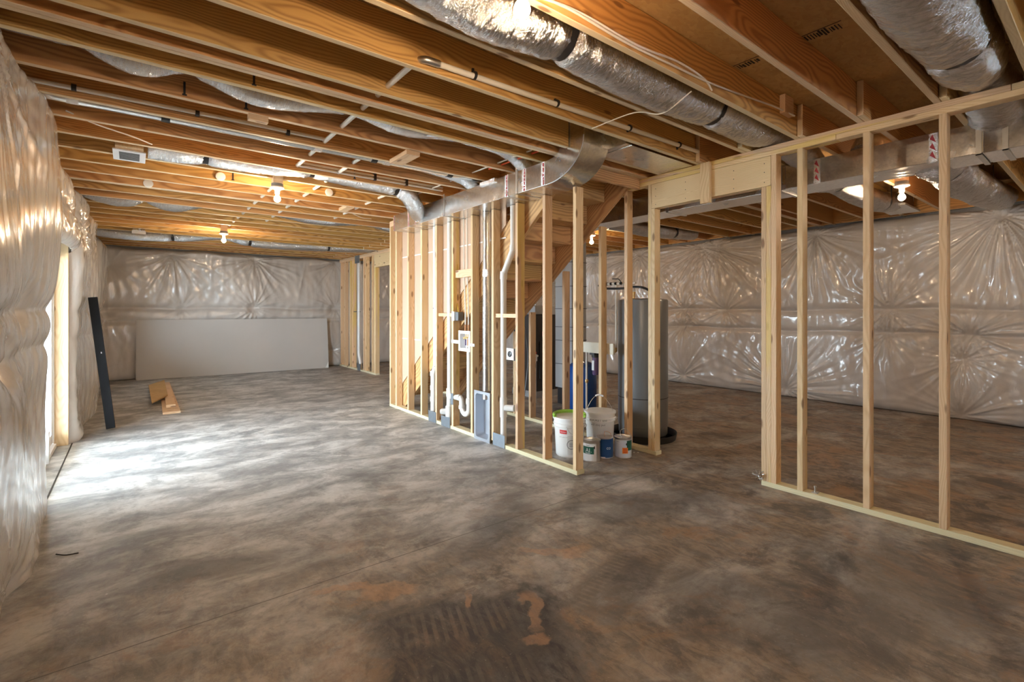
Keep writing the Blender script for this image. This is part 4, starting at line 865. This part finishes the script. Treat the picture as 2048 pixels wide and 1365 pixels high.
# far wall pipe
fp = pipe_thing('far_vent_pipe', 'white pipe with steel plates in the far stud wall', base=(4.17, 11.12, 0))
MB().tube(bend([(4.17, 11.13, 2.56), (4.17, 11.13, .38), (4.17, 11.03, .18), (4.17, 11.03, .05)], .05), .034, 16).build('pipe_run', PVC, fp)
MB().box((4.125, 10.98, 2.50), (4.129, 11.28, 2.68)).build('protector_plate', STEELP, fp, smooth=0); MB().box((4.125, 10.93, .003), (4.129, 11.12, .16)).build('protector_plate', STEELP, fp, smooth=0)
MB().box((4.15, 11.10, 1.36), (4.20, 11.46, 1.375)).build('pipe_clamp', BLACK, fp, smooth=0)

# ------------------------------------------------------------------ mechanical corner
wh = empty('water_heater', (4.455, 3.335, 0), label='tall grey cylindrical water heater standing in a black pan', cat='water heater')
MB().lathe([(.255, .05), (.262, .06), (.262, .14), (.268, .145), (.268, 1.50), (.262, 1.515), (.20, 1.528), (.0001, 1.53)], (4.455, 3.335, 0), 48).build('tank_jacket', HEATER, wh)
MB().lathe([(.269, 0), (.271, .004), (.269, .008)], (4.455, 3.335, .45), 48).build('jacket_seam', DARKM, wh)
for dz in (.5, 1.15): MB().box((4.28, 3.12, dz), (4.30, 3.18, dz + .14), rot=Matrix.Rotation(0, 3, 'Z')).build('access_panel', HEATER, wh, bev=.002)
for dx, dy in ((-.08, .06), (.1, -.08)): MB().lathe([(.014, 0), (.014, .06), (.018, .06), (.018, .08), (.001, .082)], (4.455 + dx, 3.335 + dy, 1.525), 12).build('nipple', BRASS, wh)
MB().lathe([(.34, .0), (.355, .065), (.36, .07), (.362, .065), (.347, 0)], (4.455, 3.335, .002), 48).lathe([(.34, .004), (.0001, .004)], (4.455, 3.335, 0), 48).build('drain_pan', BLACK, wh)
MB().lathe([(.0001, 0), (.24, .001), (.25, .05), (.0001, .051)], (4.455, 3.335, .006), 32).build('base_ring', BLACK, wh)
wlp = empty('heater_piping', (4.3, 3.5, 1.6), label='black insulated water line curving above the heater', cat='pipe')
MB().tube(flexpath([(4.25, 3.80, 1.69), (4.26, 3.74, 1.655), (4.28, 3.60, 1.645), (4.3, 3.45, 1.645), (4.3, 3.33, 1.655), (4.33, 3.22, 1.64), (4.40, 3.16, 1.58), (4.45, 3.15, 1.525)], 50), .013, 10).build('insulated_pipe', BLACK, wlp)
MB().tube([(4.26, 3.78, 1.70), (4.31, 3.32, 1.70)], .012, 10).build('pipe_run', CPVC, wlp)
for yy in (3.70, 3.64, 3.575, 3.50, 3.43): MB().tube([(4.27, yy, 1.70), (4.271, yy - .018, 1.70)], .0165, 10).build('crimp_ring', BLACK, wlp)
MB().tube([(4.28, 3.50, 1.72), (4.28, 3.53, 1.75), (4.28, 3.62, 1.755)], .005, 8).build('lever_handle', BLACK, wlp)
MB().tube([(4.29, 3.575, 1.69), (4.29, 3.575, .97)], .010, 10).build('pipe_run', CPVC, wlp)
MB().tube(bend([(4.29, 3.575, .98), (4.29, 3.575, .93), (4.25, 3.72, .93)], .02), .013, 10).build('brass_elbow', BRASS, wlp)
MB().lathe([(.014, 0), (.022, .004), (.022, .016), (.014, .02)], (4.25, 3.68, .93), 12).build('valve', BRASS, wlp)
bd = MB().box((4.058, 3.42, .922), (4.085, 3.86, 1.04)).build('mounting_board', BOARDW, None, smooth=0, bev=.002, label='pale horizontal board fixed behind the studs beside the heater', cat='board')
wfl = empty('water_filter', (4.14, 3.755, .66), label='purple water filter canister with black head under the pale board', cat='filter')
MB().lathe([(.030, .0), (.036, .01), (.037, .20), (.034, .205)], (4.15, 3.755, .665), 20).build('canister', PURPLE, wfl)
MB().lathe([(.044, 0), (.046, .02), (.046, .045), (.03, .06), (.02, .07)], (4.15, 3.755, .865), 20).box((4.09, 3.72, .895), (4.15, 3.79, .935)).build('filter_head', BLACK, wfl)
MB().box((4.108, 3.74, .72), (4.1125, 3.775, .83)).build('filter_label', LABW, wfl, smooth=0)
dpp = empty('white_drop_pipe', (4.2, 3.95, 0), label='thin white vertical pipe in front of the blue tank', cat='pipe')
MB().tube([(4.2, 3.94, .92), (4.2, 3.94, .02)], .0125, 12).build('pipe_run', CPVC, dpp); MB().lathe([(.018, 0), (.02, .01), (.02, .03), (.015, .04)], (4.2, 3.94, .55), 12).tube([(4.2, 3.94, .57), (4.16, 3.88, .58)], .006, 8).build('valve', BRASS, dpp)
pt = empty('pressure_tank', (4.60, 4.40, 0), label='blue pressure tank standing behind the white buckets', cat='tank')
MB().lathe([(.12, .03), (.17, .08), (.19, .13), (.193, .40), (.195, .402), (.193, .404), (.19, .62), (.175, .68), (.12, .725), (.05, .745), (.0001, .748)], (4.60, 4.40, 0), 40).build('tank_shell', BLUET, pt)
MB().lathe([(.135, 0), (.135, .05), (.13, .05)], (4.60, 4.40, 0), 32).build('base_ring', BLUET, pt); MB().lathe([(.012, 0), (.012, .03), (.001, .032)], (4.60, 4.40, .745), 10).build('air_valve', BLACK, pt)
MB().tube([(4.46, 4.30, .16), (4.40, 4.16, .16)], .02, 12).build('inlet_fitting', PVC, pt)
fu = empty('furnace', (5.35, 6.1, 0), label='dark furnace cabinet with a red gas valve behind the stairs', cat='furnace')
MB().box((5.05, 5.85, .10), (5.65, 6.4, 1.33)).build('cabinet', FURN, fu, smooth=0, bev=.005)
MB().box((5.03, 5.83, .0), (5.67, 6.42, .10)).build('base_pad', FURNP, fu, smooth=0)
MB().box((5.045, 5.84, 1.335), (5.655, 6.41, 1.47)).build('coil_case', FURNP, fu, smooth=0, bev=.004)
MB().box((5.07, 5.86, 1.475), (5.63, 6.39, 2.48)).build('plenum', GALV, fu, smooth=0, bev=.004)
for z in (1.60, 1.85, 2.1): MB().box((5.06, 5.85, z), (5.64, 5.855, z + .012)).build('cleat', ZINC, fu, smooth=0)
MB().box((5.20, 5.82, .98), (5.30, 5.85, 1.06)).build('gas_valve', LABR, fu, smooth=0, bev=.004, label='red gas valve')
MB().box((5.14, 5.835, .30), (5.56, 5.85, .90)).build('service_door', FURN, fu, smooth=0, bev=.004)
rd = empty('return_duct', (5.15, 5.15, 0), label='pale seamed return duct column beside the furnace', cat='duct')
MB().box((5.02, 5.0, .25), (5.32, 5.35, 2.49)).build('duct_body', FURNP, rd, smooth=0, bev=.003)
for z in (.6, .95, 1.15, 1.42, 1.75, 2.1): MB().box((5.014, 4.994, z), (5.326, 5.356, z + .008)).build('cross_cleat', DARKM, rd, smooth=0)
MB().box((5.05, 5.02, 0), (5.29, 5.33, .25)).build('support_stand', DARKM, rd, smooth=0)
cd = empty('condensate_drain', (4.55, 5.5, 0), label='white drain trap and tubing low beside the furnace', cat='pipe')
MB().tube(bend([(4.75, 5.45, .72), (4.62, 5.35, .72), (4.62, 5.35, .05)], .03), .016, 10).build('pipe_run', PVC, cd); MB().lathe([(.028, 0), (.03, .01), (.03, .09), (.02, .10)], (4.62, 5.35, .66), 14).build('trap_body', PVC, cd)
MB().lathe([(.02, 0), (.02, .03), (.012, .035)], (4.62, 5.35, .762), 12).build('red_cap', LABR, cd)
cable('grey cable loop hanging between the stairs and the furnace', [(4.5, 5.3, 2.69), (4.3, 5.3, 1.5), (4.28, 5.2, 1.2), (4.3, 5.15, .9), (4.35, 5.2, .6), (4.3, 5.25, .009)], .008, GREYP)

# ------------------------------------------------------------------ buckets and cans
def cyl_patch(mb, c, R, az0, az1, z0, z1, taper=0., H=1., n=10, mi=0):
    """thin label wrapped on a cylinder; azimuths in degrees"""
    vs = []
    for j in range(2):
        z = (z0, z1)[j]; r = R + taper * z
        for i in range(n + 1):
            t = math.radians(az0 + (az1 - az0) * i / n); vs.append((c[0] + r * math.cos(t), c[1] + r * math.sin(t), c[2] + z))
    return mb.add(vs, [(i, i + 1, n + 2 + i, n + 1 + i) for i in range(n)], mi)
def text_patch(txt, size, c, R, az, z, mat, parent, name='printed_text', squeeze=1., hflip=False):
    cu = bpy.data.curves.new('t', 'FONT'); cu.body = txt; cu.size = size; cu.align_x = 'CENTER'
    ob = bpy.data.objects.new('t', cu); me = ob.to_mesh(); vs = [v.co.copy() for v in me.vertices]; fs = [tuple(p.vertices) for p in me.polygons]; ob.to_mesh_clear()
    bpy.data.objects.remove(ob); bpy.data.curves.remove(cu)
    out = []
    for v in vs:
        t = math.radians(az) + v.x * squeeze / R; out.append((c[0] + R * math.cos(t), c[1] + R * math.sin(t), c[2] + z + v.y))
    return MB().add(out, fs).build(name, mat, parent, smooth=0)
AZ = lambda c: math.degrees(math.atan2(-c[1], -c[0]))     # azimuth of the side that faces the room's near end
def bucket(c, label, green, contents, labels, handle):
    r = empty('bucket', c, label=label, cat='bucket')
    prof = [(.0001, .0), (.125, .0), (.131, .008), (.148, .355)]
    rim = [(.1485, .275), (.156, .277), (.156, .285), (.149, .287), (.1495, .305), (.157, .307), (.157, .316), (.150, .318), (.1505, .35), (.160, .352), (.162, .362), (.160, .372), (.150, .373)]
    MB().lathe(prof + [(.1505, .37), (.146, .37), (.143, .33), (.128, .02), (.0001, .02)], c, 48).build('bucket_body', BUCK, r)
    MB().lathe(rim, c, 48).build('bucket_rim', BUCK, r)
    MB().lathe([(.0001, .325), (.10, .327), (.143, .322), (.143, .31)], c, 40).build('contents', contents, r)
    if green:
        q0 = math.radians(math.degrees(math.atan2(-c[1], -c[0])) - 62)
        arc = [(c[0] + .152 * math.cos(q0 - math.radians(t)), c[1] + .152 * math.sin(q0 - math.radians(t)), c[2] + .385 - .004 * abs(t - 115) / 115) for t in range(0, 236, 8)]
        MB().tube(arc, .013, 8, squash=1.5).build('lid_ring', GREEN, r, label='lime green lid ring standing on the back of the rim')
    return r
cb1 = (3.352, 3.372, 0.0); b1 = bucket(cb1, 'white bucket with lime green rim behind the end studs', True, SAND, True, False)
a0 = AZ(cb1)
mb = MB(); cyl_patch(mb, cb1, .1335, a0 - 40, a0 - 10, .225, .262, .042); mb.build('red_label', LABR, b1, smooth=0)
text_patch('PREMIXED', .013, cb1, .1475, a0 - 24, .238, LABW, b1, squeeze=1.)
mb = MB(); cyl_patch(mb, cb1, .1337, a0 - 8, a0 + 38, .03, .21, .042); mb.build('paper_label', simple('pale_print', (.62, .62, .60), .6), b1, smooth=0)
mb = MB()
for i in range(12): cyl_patch(mb, cb1, .1339, a0 + 14, a0 + 34, .045 + i * .012, .049 + i * .012, .042)
mb.build('small_print', PRINT, b1, smooth=0, kind='stuff')
# round logo ring
ring = MB(); cR = .045
for i in range(24):
    t0, t1 = 2 * math.pi * i / 24, 2 * math.pi * (i + 1) / 24
    q = []
    for t, rr_ in ((t0, cR), (t1, cR), (t1, cR - .007), (t0, cR - .007)):
        az = math.radians(a0 + 8) + rr_ * math.cos(t) / .14; z = .125 + rr_ * math.sin(t); R_ = .1342 + .042 * z; q.append((cb1[0] + R_ * math.cos(az), cb1[1] + R_ * math.sin(az), z))
    ring.add(q, [(0, 1, 2, 3)])
for i in range(5):
    z = .105 + i * .009; cyl_patch(ring, cb1, .1342, a0 + 0, a0 + 16, z, z + .004, .042, n=4)
ring.build('round_mark', PRINT, b1, smooth=0)
text_patch('JOINT COMPOUND', .010, cb1, .1415, a0 - 24, .19, PRINT, b1)
MB().tube(flexpath([(cb1[0] - .155 * math.cos(.6), cb1[1] - .155 * math.sin(.6) - .0, .30), (cb1[0] - .11, cb1[1] - .13, .24), (cb1[0] - .02, cb1[1] - .17, .225), (cb1[0] + .09, cb1[1] - .14, .28), (cb1[0] + .13, cb1[1] - .09, .30)], 24), .0022, 6).build('wire_handle', ZINC, b1)
cb2 = (3.783, 3.362, 0.0); b2 = bucket(cb2, 'white bucket with its wire handle raised beside the grey heater', False, SAND, True, True)
a2 = AZ(cb2)
text_patch('BUCKET and', .036, cb2, .1535, a2 - 8, .288, PRINT, b2, squeeze=.95); text_patch('will stay put', .034, cb2, .1580, a2 - 8, .246, PRINT, b2, squeeze=.9)
perp = Vector((-cb2[1], cb2[0], 0)).normalized() * -1
pA = Vector(cb2) + perp * -.158 + Vector((0, 0, .30)); pB = Vector(cb2) + perp * .158 + Vector((0, 0, .30))
hp = [tuple(pA * (1 - t) + pB * t + Vector((0, 0, .225 * math.sin(math.pi * t) ** .8)) + Vector((.02, .03, 0)) * math.sin(math.pi * t)) for t in [i / 24 for i in range(25)]]
MB().tube(hp, .0024, 6).build('wire_handle', ZINC, b2); MB().tube(hp[9:16], .009, 10).build('hand_grip', WBOX, b2)
for p in (pA, pB): MB().lathe([(.016, 0), (.016, .01), (.006, .014)], (p.x, p.y, p.z), 12, 'y').build('handle_lug', BUCK, b2)

def can(c, label, body, lid_mat, name='paint_can'):
    r = empty(name, c, label=label, cat='can')
    MB().lathe([(.080, .0), (.083, .003), (.0815, .008), (.0815, .180), (.0835, .185), (.0815, .190), (.078, .17)], c, 40).build('can_body', body, r)
    MB().lathe([(.0818, .180), (.0842, .184), (.0842, .190), (.079, .192), (.076, .186), (.068, .185), (.066, .189), (.060, .187), (.0001, .187)], c, 40).build('can_lid', lid_mat, r)
    MB().lathe([(.0835, .0), (.0842, .003), (.0830, .007)], c, 40).build('bottom_seam', CANM, r)
    return r
ca = (3.393, 3.118, 0.0); A = can(ca, 'paint can with a dark green label nearest the end stud', CANM, CANM); aa = AZ(ca)
mb = MB(); cyl_patch(mb, ca, .0818, aa - 75, aa + 30, .008, .165, n=20); mb.build('label_wrap', LABW, A, smooth=0)
mb = MB(); cyl_patch(mb, ca, .0821, aa - 70, aa + 14, .070, .138, n=20); mb.build('green_band', LABG, A, smooth=0)
text_patch('AL', .052, ca, .0825, aa - 22, .088, LABW, A); text_patch('Satin', .018, ca, .0822, aa - 26, .145, LABG, A)
mb = MB(); cyl_patch(mb, ca, .0824, aa - 44, aa - 10, .076, .081, n=8); mb.build('underline', LABW, A, smooth=0)
cb_ = (3.567, 3.113, 0.0); B = can(cb_, 'dark blue paint can between the two white-labelled cans', LABB, CANM); ab = AZ(cb_)
mb = MB(); cyl_patch(mb, cb_, .0822, ab - 30, ab + 5, .004, .014, n=8); mb.build('drip', LABW, B, smooth=0)
text_patch('co', .045, cb_, .0824, ab + 28, .085, LABW, B)
MB().tube(flexpath([(cb_[0] - .02, cb_[1] - .02, .192), (cb_[0] + .0, cb_[1] - .0, .235), (cb_[0] + .04, cb_[1] - .03, .225), (cb_[0] + .06, cb_[1] - .03, .195)], 20), .002, 6).build('wire_handle', COPPER, B)
cc = (3.711, 3.008, 0.0); D = can(cc, 'paint can with an orange sticker, rightmost on the floor', CANM, CANM); ac = AZ(cc)
mb = MB(); cyl_patch(mb, cc, .0818, ac - 80, ac + 80, .008, .170, n=24); mb.build('label_wrap', simple('label_pale_blue', (.66, .73, .82), .45), D, smooth=0)
mb = MB(); cyl_patch(mb, cc, .0824, ac - 4, ac + 34, .045, .100, n=10); mb.build('orange_sticker', LABO, D, smooth=0)
mb = MB()
for i in range(3): cyl_patch(mb, cc, .0826, ac + 2, ac + 28, .056 + i * .014, .061 + i * .014, n=6)
mb.build('sticker_print', LABR, D, smooth=0, kind='stuff')
mb = MB(); cyl_patch(mb, cc, .0820, ac + 26, ac + 80, .072, .165, n=10); mb.build('green_band', LABG, D, smooth=0)
text_patch('Interior', .011, cc, .0821, ac - 34, .150, LABB, D)
for c_, r_, a_ in ((ca, A, aa + 22), (cc, D, ac + 30)):
    t = math.radians(a_); MB().lathe([(.014, 0), (.014, .006), (.008, .009), (.0001, .009)], (c_[0] + .081 * math.cos(t), c_[1] + .081 * math.sin(t) - .0, .132), 14, 'y').build('handle_ear', BLACK, r_)
t0 = math.radians(ac + 95)
MB().tube(flexpath([(cc[0] - .06, cc[1] - .03, .19), (cc[0] - .05, cc[1] - .01, .25), (cc[0] + .01, cc[1] - .02, .262), (cc[0] + .06, cc[1] - .05, .20), (cc[0] + .04, cc[1] - .075, .135)], 24), .0022, 6).build('wire_handle', ZINC, D)

# ------------------------------------------------------------------ drywall sheet, black post, scraps
an = math.atan2(12.055 - 12.202, 3.774 - .048)
dw = empty('drywall_sheet', (.05, 12.20, 0), label='long grey drywall sheet leaning on its edge against the back wall', cat='drywall')
tilt = math.radians(7.5)
def dwbox(x0, x1, t0, t1, z0, z1, mat, nm, prof=None):
    me = MB().box((x0, t0, z0), (x1, t1, z1)) if prof is None else MB().prism(prof, 1, t0, t1)
    R = Matrix.Rotation(an, 3, 'Z') @ Matrix.Rotation(-tilt, 3, 'X')
    me.v = [tuple(R @ Vector(p) + Vector((.05, 12.20, .002))) for p in me.v]
    return me.build(nm, mat, dw, smooth=0)
dwbox(0, 0, 0, .0127, 0, 0, DRYW, 'paper_face', prof=[(0, .02), (.02, 0), (3.64, 0), (3.72, .16), (3.72, 1.21), (0, 1.21)])
dwbox(0, 0, .001, .0117, 0, 0, GYPS, 'broken_corner', prof=[(3.64, .001), (3.715, .0), (3.719, .159)])
post = empty('black_post', (-.2, 7.365, 0), label='black square post leaning on the plastic wall by the glass door', cat='post')
p0 = Vector((-.20, 7.365, .02)); p1 = Vector((-.365, 7.45, 1.55)); d = (p1 - p0).normalized(); sx_ = d.cross(Vector((0, 1, 0))).normalized(); sy_ = sx_.cross(d).normalized()
def hollow(mb, a, b, h, t):
    for s_, (u, w) in enumerate(((sx_, sy_), (-sx_, sy_))):
        pass
    vs = []
    for P_ in (a, b):
        for hh in (h, h - t):
            for cu, cv in ((-1, -1), (1, -1), (1, 1), (-1, 1)): vs.append(P_ + sx_ * cu * hh + sy_ * cv * hh)
    fs = []
    for k_ in range(4):
        j = (k_ + 1) % 4; fs += [(k_, j, 8 + j, 8 + k_), (4 + k_, 12 + k_, 12 + j, 4 + j), (k_, 4 + k_, 4 + j, j), (8 + k_, 8 + j, 12 + j, 12 + k_)]
    return mb.add(vs, fs)
hollow(MB(), p0, p1, .042, .004).build('post_tube', BLKPOST, post, smooth=0, bev=.003)
MB().tube([p0 + d * .88 - sy_ * .045 - sx_ * .01, p0 + d * .90 - sy_ * .045 - sx_ * .01], .006, 6).build('sticker_scrap', LABW, post)
def scrap(name, label, corners, z0, z1, mat):
    q = corners; mb = MB().add([(x, y, z0) for x, y in q] + [(x, y, z1) for x, y in q], [(3, 2, 1, 0), (4, 5, 6, 7), (0, 1, 5, 4), (1, 2, 6, 5), (2, 3, 7, 6), (3, 0, 4, 7)])
    return mb.build(name, mat, None, smooth=0, bev=.002, label=label, cat='wood scrap')
scrap('board_offcut', 'longest flat board of the scrap pile on the left floor', [(.316, 7.98), (.516, 7.99), (.555, 11.3), (.40, 11.35)], .001, .03, STUD)
scrap('board_offcut', 'short thick block on top of the long scrap board', [(.37, 8.35), (.48, 8.34), (.53, 10.6), (.43, 10.6)], .031, .069, STUD)
sh = scrap('strand_board_offcut', 'square of strand board tilted on top of the scrap pile', [(.215, 8.55), (.43, 9.2), (.47, 11.2), (.22, 10.6)], .075, .092, OSB)
# foil scrap bundle on the door post foot and crumbs
r6 = random.Random(4); mb = MB()
for i in range(34):
    c0_ = Vector((3.935, 1.83, .075)); dd = Vector((r6.gauss(0, 1), r6.gauss(0, 1), r6.gauss(0, 1) * .9)).normalized() * r6.uniform(.02, .06)
    e = c0_ + dd; e.z = max(e.z, .006); e.x = min(e.x, 3.96); mb.tube([c0_ + dd * .15, c0_ + dd * .6 + Vector((r6.uniform(-.01, .01), r6.uniform(-.01, .01), 0)), e], .0022, 5)
mb.build('wire_tie_bundle', ZINC, None, label='spiky bundle of silver tie wires at the doorway stud foot', cat='wire', kind='thing')
for i, (x, y, s_) in enumerate(((3.87, 3.0, .010), (3.90, 2.975, .010), (-.1, 3.1, .006))):
    MB().lathe([(.0001, 0), (s_, .002), (s_ * .8, s_), (.0001, s_ * 1.1)], (x, y, 0), 7).build('plaster_crumb', GYPS, None, label=('left one of two white plaster crumbs on the floor right of the cans', 'right one of two white plaster crumbs on the floor right of the cans')[i] if i < 2 else 'tiny crumb on the floor at the left', cat='debris', group='plaster crumbs' if i < 2 else None)
cable('short dark twig of wire lying on the left foreground floor', [(-.345, 3.79, .004), (-.30, 3.74, .005), (-.245, 3.73, .004)], .003, INK, name='wire_scrap')
# patio outside the glass door
MB().box((-7, -6, -.2), (-1.0, 15, -.04)).build('patio', simple('patio_concrete', (.55, .55, .52), .9), None, smooth=0, label='bright ground outside the glass door', kind='structure')
MB().box((-3.6, -6, 2.55), (-.87, 15, 2.75)).build('sky_blocker', simple('sky_blocker_brown', (.42, .34, .26), .8), None, smooth=0, label='unseen slab added over the patio to block steep sky light', kind='structure')  # out of view, added so sky light enters the door at low angles
